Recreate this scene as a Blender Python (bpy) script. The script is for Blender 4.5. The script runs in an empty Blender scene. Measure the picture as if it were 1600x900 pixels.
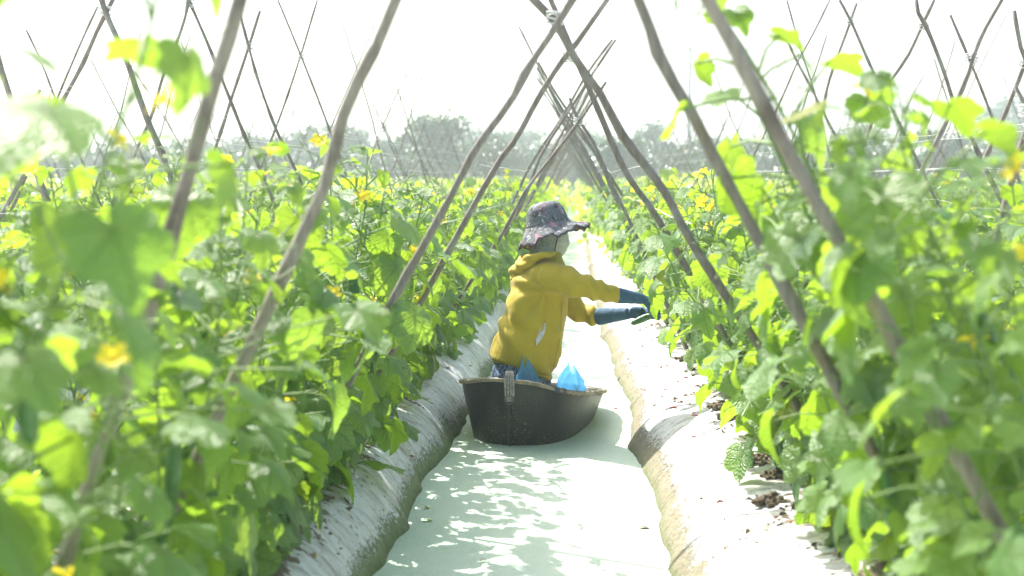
import bpy, math, random
import numpy as np
from mathutils import Vector, Matrix, Euler
R = math.radians
rng = np.random.default_rng(7)
random.seed(7)
sc = bpy.context.scene
col = sc.collection

# ------------------------------------------------------------------ camera, sky, sun, exposure
CAM = Vector((0, 0, 1.36)); YAW = R(2.45); PITCH = R(4.63); F = 50 / 36 * 1600
cd = bpy.data.cameras.new('camera'); cam = bpy.data.objects.new('camera', cd); col.objects.link(cam)
cam.location = CAM; cam.rotation_euler = (R(90) - PITCH, 0, YAW)
cd.lens = 50; cd.sensor_width = 36; cd.clip_start = .05; cd.clip_end = 2000
cd.dof.use_dof = True; cd.dof.focus_distance = 7.15; cd.dof.aperture_fstop = 2.8
sc.camera = cam
SUN_EL = R(50); SUN_AZ = R(-42)            # azimuth measured from +Y towards +X
w = bpy.data.worlds.new('World'); sc.world = w; w.use_nodes = True
nt = w.node_tree; nt.nodes.clear()
sky = nt.nodes.new('ShaderNodeTexSky'); sky.sky_type = 'NISHITA'; sky.sun_disc = False
sky.sun_elevation = SUN_EL; sky.sun_rotation = SUN_AZ; sky.dust_density = 4.0; sky.air_density = 1.0; sky.ozone_density = 1.0
bg = nt.nodes.new('ShaderNodeBackground'); bg.inputs[1].default_value = .15
wo = nt.nodes.new('ShaderNodeOutputWorld'); nt.links.new(sky.outputs[0], bg.inputs[0]); nt.links.new(bg.outputs[0], wo.inputs[0])
sd = bpy.data.lights.new('sun', 'SUN'); sd.energy = 5.0; sd.angle = R(.5); sd.color = (1, .95, .87)
sun = bpy.data.objects.new('sun', sd); col.objects.link(sun)
sdir = Vector((math.sin(SUN_AZ) * math.cos(SUN_EL), math.cos(SUN_AZ) * math.cos(SUN_EL), math.sin(SUN_EL)))
sun.rotation_euler = sdir.to_track_quat('Z', 'Y').to_euler(); sun.location = (-10, 12, 20)
sc.view_settings.view_transform = 'Standard'; sc.view_settings.look = 'None'
sc.view_settings.gamma = 1; sc.view_settings.use_curve_mapping = False
sc.view_settings.exposure = 1.18
sc.render.engine = 'CYCLES'
cy = sc.cycles
cy.use_denoising = True; cy.max_bounces = 8; cy.diffuse_bounces = 3; cy.glossy_bounces = 2
cy.transmission_bounces = 5; cy.transparent_max_bounces = 8; cy.volume_bounces = 1
cy.sample_clamp_indirect = 6; cy.caustics_reflective = False; cy.caustics_refractive = False

# ------------------------------------------------------------------ helpers
fwd = Vector((-math.sin(YAW) * math.cos(PITCH), math.cos(YAW) * math.cos(PITCH), -math.sin(PITCH)))
rgt = Vector((math.cos(YAW), math.sin(YAW), 0)); upv = rgt.cross(fwd)
def at(u, v, Y):
    """photo pixel (1600x900) and distance along the ditch -> point"""
    d = fwd + rgt * ((u - 800) / F) + upv * ((450 - v) / F)
    return CAM + d * (Y / d.y)

def tag(o, label=None, cat=None, group=None, kind=None):
    if label: o['label'] = label
    if cat: o['category'] = cat
    if group: o['group'] = group
    if kind: o['kind'] = kind
    return o
def empty(name, loc=(0, 0, 0), rz=0.):
    o = bpy.data.objects.new(name, None); o.location = loc; o.rotation_euler = (0, 0, rz); o.empty_display_size = .1
    col.objects.link(o); return o
def mesh_obj(name, verts, faces, mat=None, parent=None, smooth=True, link=True):
    me = bpy.data.meshes.new(name); me.from_pydata([tuple(v) for v in verts], [], [tuple(f) for f in faces])
    if smooth: me.shade_smooth()
    if mat:
        for m in (mat if isinstance(mat, (list, tuple)) else [mat]): me.materials.append(m)
    o = bpy.data.objects.new(name, me)
    if parent: o.parent = parent
    if link: col.objects.link(o)
    return o
def np_mesh(name, V, tri, mat, uv=None, rnd=None, smooth=True):
    """fast mesh from numpy; tri is n x k (k = 3 or 4)"""
    me = bpy.data.meshes.new(name); n, k = tri.shape
    me.vertices.add(len(V)); me.vertices.foreach_set('co', np.asarray(V, np.float32).ravel())
    me.loops.add(n * k); me.loops.foreach_set('vertex_index', tri.astype(np.int32).ravel())
    me.polygons.add(n); me.polygons.foreach_set('loop_start', np.arange(0, n * k, k, dtype=np.int32))
    if uv is not None:
        l = me.uv_layers.new(name='UVMap'); l.data.foreach_set('uv', uv[tri.ravel()].astype(np.float32).ravel())
    if rnd is not None:
        a = me.attributes.new('rnd', 'FLOAT', 'POINT'); a.data.foreach_set('value', rnd.astype(np.float32))
    me.update(calc_edges=True); me.validate()
    if smooth: me.shade_smooth()
    me.materials.append(mat); return me
def obj_of(name, me, parent=None):
    o = bpy.data.objects.new(name, me); col.objects.link(o)
    if parent: o.parent = parent
    return o
def copy_tree(root, loc, rz, scale=None, kids=True):
    r = root.copy(); col.objects.link(r); r.location = loc; r.rotation_euler = (0, 0, rz)
    if scale: r.scale = scale
    if kids:
        for ch in root.children:
            c = ch.copy(); col.objects.link(c); c.parent = r
            for g in ch.children:
                d = g.copy(); col.objects.link(d); d.parent = c
    return r

def tube_vf(pts, rad, n=10, cap=True, base=0):
    """tube along points with radii -> verts, faces (indices offset by base)"""
    pts = [Vector(p) for p in pts]; V = []; Fc = []; prev = None
    for i, p in enumerate(pts):
        t = (pts[min(i + 1, len(pts) - 1)] - pts[max(i - 1, 0)]).normalized()
        a = prev if prev is not None else Vector((0.31, .2, 1)) if abs(t.z) < .9 else Vector((1, .2, 0))
        a = (a - t * a.dot(t)).normalized(); prev = a; b = t.cross(a)
        r = rad[i] if hasattr(rad, '__len__') else rad
        for k in range(n):
            q = 2 * math.pi * k / n; V.append(p + a * (r * math.cos(q)) + b * (r * math.sin(q)))
    for i in range(len(pts) - 1):
        for k in range(n):
            k2 = (k + 1) % n
            Fc.append((base + i * n + k, base + i * n + k2, base + (i + 1) * n + k2, base + (i + 1) * n + k))
    if cap:
        Fc.append(tuple(base + k for k in range(n))[::-1]); Fc.append(tuple(base + (len(pts) - 1) * n + k for k in range(n)))
    return V, Fc
class MB:
    def __init__(s): s.V = []; s.F = []
    def tube(s, pts, rad, n=10, cap=True):
        V, Fc = tube_vf(pts, rad, n, cap, len(s.V)); s.V += V; s.F += Fc; return s
    def ball(s, c, r, m=None, nu=16, nv=10):
        b = len(s.V); c = Vector(c)
        rr = Vector(r) if hasattr(r, '__len__') else Vector((r, r, r))
        for j in range(nv + 1):
            th = math.pi * j / nv
            for i in range(nu):
                ph = 2 * math.pi * i / nu
                q = Vector((rr.x * math.sin(th) * math.cos(ph), rr.y * math.sin(th) * math.sin(ph), rr.z * math.cos(th)))
                if m: q = m @ q
                s.V.append(c + q)
        for j in range(nv):
            for i in range(nu):
                i2 = (i + 1) % nu; s.F.append((b + j * nu + i, b + (j + 1) * nu + i, b + (j + 1) * nu + i2, b + j * nu + i2))
        return s
    def ring_loft(s, rings, cap=True):
        b = len(s.V); n = len(rings[0])
        for r in rings: s.V += [Vector(p) for p in r]
        for i in range(len(rings) - 1):
            for k in range(n):
                k2 = (k + 1) % n; s.F.append((b + i * n + k, b + i * n + k2, b + (i + 1) * n + k2, b + (i + 1) * n + k))
        if cap:
            s.F.append(tuple(b + k for k in range(n))[::-1]); s.F.append(tuple(b + (len(rings) - 1) * n + k for k in range(n)))
        return s
    def build(s, name, mat, parent=None, smooth=True): return mesh_obj(name, s.V, s.F, mat, parent, smooth)
    def blend(s, name, mat, parent=None, voxel=.008, it=6, warp=None):
        """fuse everything into ONE continuous skin (voxel remesh + smooth), then optional vertex warp"""
        o = mesh_obj('tmp', s.V, s.F)
        m = o.modifiers.new('r', 'REMESH'); m.mode = 'VOXEL'; m.voxel_size = voxel
        m2 = o.modifiers.new('s', 'SMOOTH'); m2.iterations = it; m2.factor = .6
        dg = bpy.context.evaluated_depsgraph_get(); dg.update()
        me = bpy.data.meshes.new_from_object(o.evaluated_get(dg)); me.name = name
        bpy.data.objects.remove(o)
        if warp:
            n = len(me.vertices); P = np.empty(n * 3); N = np.empty(n * 3)
            me.vertices.foreach_get('co', P); me.vertices.foreach_get('normal', N)
            P = P.reshape(-1, 3); N = N.reshape(-1, 3); P = warp(P, N); me.vertices.foreach_set('co', P.ravel()); me.update()
        me.shade_smooth(); me.materials.clear(); me.materials.append(mat)
        return obj_of(name, me, parent)

# value noise -----------------------------------------------------
_tab = np.random.default_rng(3).random((256, 256))
def vnoise(x, y):
    x = np.asarray(x, float); y = np.asarray(y, float)
    xi = np.floor(x).astype(int); yi = np.floor(y).astype(int); fx = x - xi; fy = y - yi
    fx = fx * fx * (3 - 2 * fx); fy = fy * fy * (3 - 2 * fy)
    g = lambda a, b: _tab[a & 255, b & 255]
    return ((g(xi, yi) * (1 - fx) + g(xi + 1, yi) * fx) * (1 - fy) + (g(xi, yi + 1) * (1 - fx) + g(xi + 1, yi + 1) * fx) * fy) * 2 - 1
def fbm(x, y, o=4):
    s = 0; a = 1; t = 0
    for k in range(o): s = s + a * vnoise(x * 2 ** k + 17 * k, y * 2 ** k + 31 * k); t += a; a *= .5
    return s / t

# ------------------------------------------------------------------ materials
def newmat(name):
    m = bpy.data.materials.new(name); m.use_nodes = True; m.node_tree.nodes.clear(); return m, m.node_tree
class NB:
    """tiny node builder"""
    def __init__(s, nt): s.nt = nt
    def n(s, t, **kw):
        x = s.nt.nodes.new(t)
        for k, v in kw.items():
            if k.startswith('i_'):
                key = k[2:].replace('_', ' '); key = int(key) if key.isdigit() else key
                x.inputs[key].default_value = v
            else: setattr(x, k, v)
        return x
    def l(s, a, b): s.nt.links.new(a, b)
    def coord(s, kind='Object'): return s.n('ShaderNodeTexCoord').outputs[kind]
    def noise(s, vec, scale, detail=4, rough=.55, dist=0.):
        x = s.n('ShaderNodeTexNoise'); x.inputs['Scale'].default_value = scale; x.inputs['Detail'].default_value = detail
        x.inputs['Roughness'].default_value = rough; x.inputs['Distortion'].default_value = dist; s.l(vec, x.inputs['Vector']); return x.outputs['Fac']
    def mapping(s, vec, scale=(1, 1, 1), rot=(0, 0, 0), loc=(0, 0, 0)):
        x = s.n('ShaderNodeMapping'); x.inputs['Scale'].default_value = scale; x.inputs['Rotation'].default_value = rot
        x.inputs['Location'].default_value = loc; s.l(vec, x.inputs['Vector']); return x.outputs[0]
    def ramp(s, fac, stops, interp='LINEAR'):
        x = s.n('ShaderNodeValToRGB'); cr = x.color_ramp; cr.interpolation = interp
        while len(cr.elements) < len(stops): cr.elements.new(.5)
        for e, (p, c) in zip(cr.elements, stops):
            e.position = p; e.color = c if len(c) == 4 else (*c, 1)
        s.l(fac, x.inputs[0]); return x.outputs[0]
    def mixc(s, fac, a, b, mode='MIX'):
        x = s.n('ShaderNodeMix', data_type='RGBA', blend_type=mode)
        for v, i in ((fac, 0), (a, 6), (b, 7)):
            if hasattr(v, 'links') or isinstance(v, bpy.types.NodeSocket): s.l(v, x.inputs[i])
            else: x.inputs[i].default_value = v if i == 0 else (*v, 1) if len(v) == 3 else v
        return x.outputs[2]
    def math(s, op, a, b=None, c=None, clamp=False):
        x = s.n('ShaderNodeMath', operation=op, use_clamp=clamp)
        for i, v in enumerate((a, b, c)):
            if v is None: continue
            if isinstance(v, bpy.types.NodeSocket): s.l(v, x.inputs[i])
            else: x.inputs[i].default_value = v
        return x.outputs[0]
    def sep(s, vec):
        x = s.n('ShaderNodeSeparateXYZ'); s.l(vec, x.inputs[0]); return x.outputs
    def attr(s, name): return s.n('ShaderNodeAttribute', attribute_name=name).outputs
    def bump(s, h, dist=.01, strength=.5):
        x = s.n('ShaderNodeBump'); x.inputs['Strength'].default_value = strength; x.inputs['Distance'].default_value = dist; s.l(h, x.inputs['Height']); return x.outputs[0]
    def prin(s, base, rough=.6, normal=None, **kw):
        x = s.n('ShaderNodeBsdfPrincipled')
        if isinstance(base, bpy.types.NodeSocket): s.l(base, x.inputs['Base Color'])
        else: x.inputs['Base Color'].default_value = (*base, 1)
        if isinstance(rough, bpy.types.NodeSocket): s.l(rough, x.inputs['Roughness'])
        else: x.inputs['Roughness'].default_value = rough
        if normal: s.l(normal, x.inputs['Normal'])
        for k, v in kw.items():
            if isinstance(v, bpy.types.NodeSocket): s.l(v, x.inputs[k.replace('_', ' ')])
            else: x.inputs[k.replace('_', ' ')].default_value = v
        return x.outputs[0]
    def out(s, sh): o = s.n('ShaderNodeOutputMaterial'); s.l(sh, o.inputs[0])
    def mixs(s, f, a, b):
        x = s.n('ShaderNodeMixShader')
        if isinstance(f, bpy.types.NodeSocket): s.l(f, x.inputs[0])
        else: x.inputs[0].default_value = f
        s.l(a, x.inputs[1]); s.l(b, x.inputs[2]); return x.outputs[0]

def simple(name, c1, c2=None, scale=8, rough=.6, bump=.0, bscale=60, detail=5, **kw):
    m, t = newmat(name); b = NB(t); v = b.coord()
    c = b.mixc(b.ramp(b.noise(v, scale, detail), [(.35, (0, 0, 0)), (.65, (1, 1, 1))]), c1, c2 or c1)
    n = b.bump(b.noise(v, bscale, 5), bump, .8) if bump else None
    b.out(b.prin(c, rough, n, **kw)); return m

def leaf_material(name, dark, mid, trans, veins=True, tmix=.45):
    m, t = newmat(name); b = NB(t); rnd = b.attr('rnd')[2]
    info = b.n('ShaderNodeObjectInfo').outputs['Random']
    base = b.mixc(rnd, dark, mid)
    base = b.mixc(b.math('GREATER_THAN', rnd, .982), base, (.32, .24, .03))
    tr = b.mixc(b.math('MULTIPLY', rnd, .6), trans, (trans[0] * 1.35, trans[1] * 1.05, trans[2]))
    v = b.coord('UV'); nrm = None
    if veins:
        x, y, _ = b.sep(v)
        ang = b.math('ARCTAN2', y, x)
        rad = b.math('SQRT', b.math('ADD', b.math('MULTIPLY', x, x), b.math('MULTIPLY', y, y)))
        # main veins every ~52 degrees plus secondary ripples along them
        a2 = b.math('ABSOLUTE', b.math('SUBTRACT', b.math('FRACT', b.math('ADD', b.math('DIVIDE', ang, .91), .5)), .5))
        d = b.math('MULTIPLY', a2, rad)
        vein = b.math('SUBTRACT', 1, b.math('DIVIDE', d, .02, clamp=True), clamp=True)
        rip = b.math('SINE', b.math('ADD', b.math('MULTIPLY', rad, 34.), b.math('MULTIPLY', a2, -26.)))
        n1 = b.noise(v, 7, 4)
        base = b.mixc(b.math('MULTIPLY', vein, .5), base, (.22, .34, .12))
        base = b.mixc(b.math('MULTIPLY', n1, .35), base, (mid[0] * 1.5, mid[1] * 1.35, mid[2] * 1.5))
        sp = b.ramp(b.noise(v, 26, 3), [(.63, (0, 0, 0)), (.7, (1, 1, 1))])
        base = b.mixc(b.math('MULTIPLY', sp, .45), base, (.30, .32, .10))
        tr = b.mixc(b.math('MULTIPLY', vein, .55), tr, (.05, .13, .01))
        tr = b.mixc(b.math('MULTIPLY', n1, .45), tr, (trans[0] * .5, trans[1] * .7, trans[2] * .5))
        h = b.math('ADD', b.math('MULTIPLY', rip, .13), b.math('ADD', b.math('MULTIPLY', vein, -1.), b.noise(v, 11, 3)))
        nrm = b.bump(h, .006, .9)
    rough = .34
    p = b.prin(base, rough, nrm, Specular_IOR_Level=.85)
    tl = b.n('ShaderNodeBsdfTranslucent'); b.l(tr, tl.inputs[0])
    if nrm: b.l(nrm, tl.inputs['Normal'])
    b.out(b.mixs(tmix, p, tl.outputs[0])); return m
LEAF = leaf_material('cucumber_leaf', (.04, .125, .055), (.09, .20, .065), (.41, .66, .035), tmix=.48)
LEAF_FAR = leaf_material('far_leaf', (.05, .13, .05), (.12, .24, .06), (.46, .66, .06), veins=False, tmix=.5)
TREE_LEAF = leaf_material('tree_leaf', (.012, .045, .022), (.03, .085, .035), (.08, .2, .04), veins=False, tmix=.2)
STEM = simple('vine_stem', (.12, .22, .05), (.2, .3, .08), 20, .55)
def petal_mat():
    m, t = newmat('yellow_petal'); b = NB(t); v = b.coord()
    c = b.mixc(b.noise(v, 60, 3), (.88, .68, .02), (.95, .80, .06))
    tl = b.n('ShaderNodeBsdfTranslucent'); b.l(c, tl.inputs[0])
    b.out(b.mixs(.45, b.prin(c, .6), tl.outputs[0])); return m
PETAL = petal_mat()
def cuke_mat():
    m, t = newmat('cucumber_skin'); b = NB(t); v = b.coord()
    c = b.mixc(b.noise(v, 25, 4), (.03, .11, .02), (.09, .22, .045))
    vo = b.n('ShaderNodeTexVoronoi', i_Scale=110.); b.l(v, vo.inputs['Vector'])
    b.out(b.prin(c, .38, b.bump(b.math('SUBTRACT', 1, b.math('MULTIPLY', vo.outputs['Distance'], 2.2), clamp=True), .003, .7))); return m
CUKE = cuke_mat()
def wood_mat(name, c1, c2, c3):
    m, t = newmat(name); b = NB(t); v = b.coord()
    s = b.noise(b.mapping(v, (30, 30, 2.5)), 3, 6, .6)
    c = b.mixc(b.ramp(s, [(.3, (0, 0, 0)), (.7, (1, 1, 1))]), c1, c2)
    c = b.mixc(b.ramp(b.noise(v, 7, 4), [(.5, (0, 0, 0)), (.68, (1, 1, 1))]), c, c3)
    b.out(b.prin(c, .72, b.bump(s, .004, .7))); return m
WOOD = [wood_mat('grey_pole_bark', (.15, .13, .105), (.31, .28, .235), (.19, .15, .10)),
        wood_mat('brown_pole_bark', (.13, .105, .08), (.25, .215, .175), (.30, .28, .24)),
        wood_mat('pale_bamboo_pole', (.20, .175, .135), (.36, .32, .25), (.12, .095, .07))]
TWINE = simple('white_twine', (.75, .75, .72), (.6, .6, .57), 30, .5)
SOIL = simple('dry_soil', (.10, .075, .05), (.26, .21, .15), 22, .95, .02, 55)
HUSK = simple('red_husk', (.22, .03, .03), (.33, .07, .05), 90, .6)
BARK = simple('tree_bark', (.11, .085, .06), (.18, .15, .11), 3, .9, .03, 8)

# ------------------------------------------------------------------ ground
CH_L = [-2.15 - 2.2 * i for i in range(5)]; CH_R = [2.0 + 2.1 * i for i in range(5)]
def xl_edge(y): return -.655 + .10 * np.clip((y - 5.6) / 3, 0, 1) + .035 * vnoise(y * 1.3, y * 0 + 2.5) + .012 * vnoise(y * 6, y * 0 + 9)
def xr_edge(y): return .335 - .10 * np.clip((y - 7) / 5, 0, 1) - .05 * np.exp(-((y - 7.0) / .5) ** 2) + .045 * np.exp(-((y - 8.4) / .6) ** 2) + .03 * vnoise(y * 1.1, y * 0 + 40.5) + .012 * vnoise(y * 5, y * 0 + 60)
def ground_z(x, y):
    x = np.asarray(x, float); y = np.asarray(y, float)
    el = xl_edge(y); er = xr_edge(y)
    sl = el - x; sr = x - er
    top = .27 + .018 * fbm(x * 1.7, y * 1.7) 
    zl = top * (1 - np.exp(-np.maximum(sl, 0) / .115)) ** 1.0
    zr = top * (1 - np.exp(-np.maximum(sr, 0) / .17))
    dip = -.32 * np.clip(np.minimum(-sl, -sr) / .12, 0, 1)
    z = np.where(sl > 0, zl, np.where(sr > 0, zr, dip))
    for c in CH_L + CH_R:                         # neighbouring ditches
        a = np.abs(x - c); inn = a < .36
        z = np.where(inn, -.32 * np.clip((.36 - a) / .12, 0, 1), np.where(a < .75, np.minimum(z, .27 * (1 - np.exp(-np.maximum(a - .36, 0) / .11))), z))
    near = np.clip(1 - np.abs(x) / 3, 0, 1)
    wr = .013 * (1 - np.abs(fbm(x * 2.5 + 5 + .6 * vnoise(y * 2, x), y * 13, 3))) + .014 * fbm(x * 5, y * 4, 3) + .007 * fbm(x * 16, y * 16, 3) - .009     # puckered plastic
    z = z + np.where(z > .01, wr * near, 0)
    # torn plastic and lifted soil along the row
    for rx in (-.93, .86):
        band = np.exp(-((x - rx) / .16) ** 2); z = z + band * .035 * np.maximum(fbm(x * 6 + 9, y * 6, 4), 0) * 2
    return z
def axis(parts):
    out = []
    for a, b, s in parts: out += list(np.arange(a, b, s))
    return np.array(out + [parts[-1][1]])
xs = axis([(-400, -40, 40), (-40, -12, 2), (-12, -3, .12), (-3, -1.15, .05), (-1.15, 1.25, .0125), (1.25, 3, .05), (3, 12, .12), (12, 40, 2), (40, 400, 40)])
ys = axis([(-30, 0, 3), (0, 3, .1), (3, 9.5, .02), (9.5, 16, .05), (16, 40, .3), (40, 120, 4), (120, 420, 30)])
X, Y = np.meshgrid(xs, ys); Z = ground_z(X, Y)
V = np.stack([X, Y, Z], -1).reshape(-1, 3); nx = len(xs); ny = len(ys)
I, J = np.meshgrid(np.arange(nx - 1), np.arange(ny - 1)); a = (J * nx + I).ravel()
q = np.stack([a, a + 1, a + nx + 1, a + nx], -1)
def ground_mat():
    m, t = newmat('plastic_mulch_and_soil'); b = NB(t); v = b.coord(); x, y, z = b.sep(v)
    film = b.mixc(b.noise(v, 2.5, 5), (.60, .62, .64), (.78, .79, .79))
    film = b.mixc(b.ramp(b.noise(b.mapping(v, (3, 12, 3)), 2, 6, .65), [(.48, (0, 0, 0)), (.70, (1, 1, 1))]), film, (.36, .35, .31))
    film = b.mixc(b.ramp(b.noise(v, 38, 4, .7), [(.61, (0, 0, 0)), (.65, (1, 1, 1))]), film, (.20, .17, .12))
    cr_ = b.math('ABSOLUTE', b.math('SUBTRACT', b.noise(b.mapping(v, (1.1, 6.5, 1), (0, 0, .35)), 2.2, 5, .6, .8), .5))
    film = b.mixc(b.math('MULTIPLY', b.math('SUBTRACT', 1, b.math('DIVIDE', cr_, .012), clamp=True), .75), film, (.20, .19, .17))
    film = b.mixc(b.ramp(b.noise(b.mapping(v, (1, 2.5, 1), loc=(5, 3, 0)), 3.4, 7, .72), [(.56, (0, 0, 0)), (.66, (1, 1, 1))]), film, (.33, .30, .24))
    # splashed dirt and algae near the water
    spk = b.noise(v, 55, 6, .75); spk2 = b.noise(b.mapping(v, (1, 1, .6)), 6, 5, .6)
    hz = b.math('SUBTRACT', 1, b.math('DIVIDE', b.math('SUBTRACT', z, .015), .17), clamp=True)
    cov = b.math('ADD', b.math('MULTIPLY', hz, .75), b.math('ADD', b.math('MULTIPLY', spk, 1.3), b.math('MULTIPLY', spk2, .45)))
    side = b.math('GREATER_THAN', x, -.15)
    cov = b.math('SUBTRACT', b.math('ADD', cov, b.math('MULTIPLY', side, .07)), .47)
    dirt = b.ramp(cov, [(.84, (0, 0, 0)), (.92, (1, 1, 1))])
    green = b.mixc(b.noise(v, 40, 4), (.08, .12, .03), (.25, .31, .13)); brown = b.mixc(b.noise(v, 40, 4), (.09, .075, .035), (.34, .30, .19))
    c = b.mixc(b.math('MULTIPLY', dirt, .9), film, b.mixc(side, green, brown))
    # green rim at the water line
    rim = b.math('MULTIPLY', b.math('SUBTRACT', 1, b.math('DIVIDE', z, .04), clamp=True), b.ramp(spk, [(.4, (.2, .2, .2)), (.55, (1, 1, 1))]))
    c = b.mixc(rim, c, (.09, .13, .04))
    # soil showing through along the rows
    d = b.math('SUBTRACT', b.math('ABSOLUTE', b.math('SUBTRACT', x, -.04)), .90)
    g = b.math('SUBTRACT', 1, b.math('DIVIDE', b.math('ABSOLUTE', d), .3), clamp=True)
    so = b.ramp(b.math('ADD', b.math('MULTIPLY', g, .42), b.noise(b.mapping(v, (1, 1.4, 1)), 7, 6, .65)), [(.80, (0, 0, 0)), (.84, (1, 1, 1))])
    soil = b.mixc(b.noise(v, 30, 5, .7), (.09, .065, .04), (.30, .25, .18))
    c = b.mixc(so, c, soil)
    # open grassy land beyond the field
    far = b.math('GREATER_THAN', y, 78.)
    c = b.mixc(far, c, (.12, .17, .05))
    h = b.math('ADD', b.noise(b.mapping(v, (3.2, 24, 8), (0, 0, .25)), 1.6, 6, .6, .6), b.math('MULTIPLY', b.math('MAXIMUM', so, dirt), b.noise(v, 60, 4)))
    ro = b.mixc(b.math('MAXIMUM', so, dirt), (.42, .42, .42), (.9, .9, .9))
    b.out(b.prin(c, ro, b.bump(h, .03, .7), Specular_IOR_Level=.4)); return m
gm = np_mesh('ground', V, q, ground_mat()); g = obj_of('ground', gm); tag(g, kind='structure')

# ------------------------------------------------------------------ boat placement (needed to open the water under it)
BW, BL, BH = .348, 1.42, .335
BM = (Matrix.Translation(at(789, 706, 6.90)) @ Matrix.Rotation(R(-8.5), 4, 'Z') @ Matrix.Rotation(R(-7.6), 4, 'X') @ Matrix.Rotation(R(3.8), 4, 'Y'))
BM = Matrix.Translation((0, 0, -.02)) @ BM
def boat_outline(th, k=1., n=3.3):
    c, s = math.cos(th), math.sin(th); e = 2 / n
    # th=-90deg is the bow (towards -Y local)
    X_ = BW * math.copysign(abs(c) ** e, c); Y_ = BL / 2 * math.copysign(abs(s) ** e, s)
    taper = 1 - .13 * max(0, -s) ** 2 - .10 * max(0, s) ** 2
    return X_ * k * taper, Y_ * (k if s > 0 else (1 - (1 - k) * .75))
def boat_pt(th, k, z):
    x, y = boat_outline(th, k); bowness = max(0, -math.sin(th)) ** 6
    if -math.sin(th) > .2: y -= .055 * math.exp(-(x / .045) ** 2) * (k ** 2) * (1 if z > .04 else .5)
    return BM @ Vector((x, y + BL / 2, z + .035 * bowness * (z / BH)))
BINV = BM.inverted()

# ------------------------------------------------------------------ water covered with duckweed
wx = axis([(-14, -.8, 1.2), (-.8, .5, .02), (.5, 14, 1.2)]); wy = axis([(-30, 6.6, .4), (6.6, 8.8, .02), (8.8, 20, .4), (20, 90, 5)])
X, Y = np.meshgrid(wx, wy); V = np.stack([X, Y, 0 * X], -1).reshape(-1, 3); nx = len(wx)
I, J = np.meshgrid(np.arange(nx - 1), np.arange(len(wy) - 1)); a = (J * nx + I).ravel(); q = np.stack([a, a + 1, a + nx + 1, a + nx], -1)
keep = []
for k, f in enumerate(q):
    c = V[f].mean(0)
    if abs(c[0]) < .8 and 6.6 < c[1] < 8.8:
        l = BINV @ Vector(c); yy = (l.y - BL / 2) / (BL / 2)
        if l.z > .012:
            kz = float(np.interp(l.z, [.010, .035, .09, .16, .23, .285], [.70, .745, .79, .85, .91, .955])) - .045
            tp = 1 - .13 * max(0, -min(1, abs(yy)) if yy < 0 else 0) ** 2 - (.13 if yy < 0 else .10) * min(1, abs(yy)) ** 2
            if abs(l.x / (BW * tp) / kz) ** 3.3 + abs(yy / (kz if yy > 0 else 1 - (1 - kz) * .75)) ** 3.3 < 1: continue
    keep.append(k)
def water_mat():
    m, t = newmat('duckweed_water'); b = NB(t); v = b.coord()
    vo = b.n('ShaderNodeTexVoronoi', i_Scale=210.); b.l(v, vo.inputs['Vector'])
    vo2 = b.n('ShaderNodeTexVoronoi', i_Scale=120.); b.l(v, vo2.inputs['Vector'])
    cr = b.sep(vo.outputs['Color'])[0]
    c = b.mixc(cr, (.46, .61, .47), (.68, .78, .66))
    patch = b.ramp(b.noise(b.mapping(v, (1, 2.2, 1)), 3, 5, .6), [(.4, (0, 0, 0)), (.62, (1, 1, 1))])
    c = b.mixc(b.math('MULTIPLY', patch, .5), c, (.64, .73, .62))
    gap = b.ramp(b.math('ADD', vo2.outputs['Distance'], b.math('MULTIPLY', b.noise(v, 7, 6, .7), 1.)), [(1.0, (0, 0, 0)), (1.14, (1, 1, 1))])
    c = b.mixc(b.math('MULTIPLY', gap, .6), c, (.12, .19, .11))
    h = b.math('ADD', b.math('MULTIPLY', vo.outputs['Distance'], -1.), b.math('MULTIPLY', b.noise(b.mapping(v, (1, 2, 1)), 9, 3), 2.5))
    b.out(b.prin(c, .45, b.bump(h, .0025, .6), Specular_IOR_Level=.45)); return m
wm = np_mesh('water', V, q[keep], water_mat(), smooth=False); tag(obj_of('water', wm), kind='structure')

# ------------------------------------------------------------------ leaves
def leaf_template(nang, nring):
    key = [(0, 1.12), (10, .93), (24, .78), (35, .73), (50, .86), (56, .87), (64, .78), (80, .64), (90, .62), (106, .70), (113, .70), (124, .58), (140, .52), (158, .44), (170, .24), (180, .07)]
    ka = np.radians([k[0] for k in key]); kr = np.array([k[1] for k in key])
    th = np.linspace(-math.pi, math.pi, nang, endpoint=False); r = np.interp(np.abs(th), ka, kr)
    if nang > 20: r = r * (1 + .035 * np.where(np.arange(nang) % 2 == 0, 1, -1))
    pts = [(0, 0)]
    for k in range(1, nring + 1):
        f = k / nring; pts += [(r[i] * f * math.cos(th[i]), r[i] * f * math.sin(th[i])) for i in range(nang)]
    T = [(0, 1 + i, 1 + (i + 1) % nang) for i in range(nang)]
    for k in range(nring - 1):
        b0 = 1 + k * nang; b1 = b0 + nang
        for i in range(nang):
            j = (i + 1) % nang; T += [(b0 + i, b1 + i, b1 + j), (b0 + i, b1 + j, b0 + j)]
    return np.array(pts), np.array(T)
TPL = leaf_template(26, 3); TPL_LO = leaf_template(8, 1)
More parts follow.
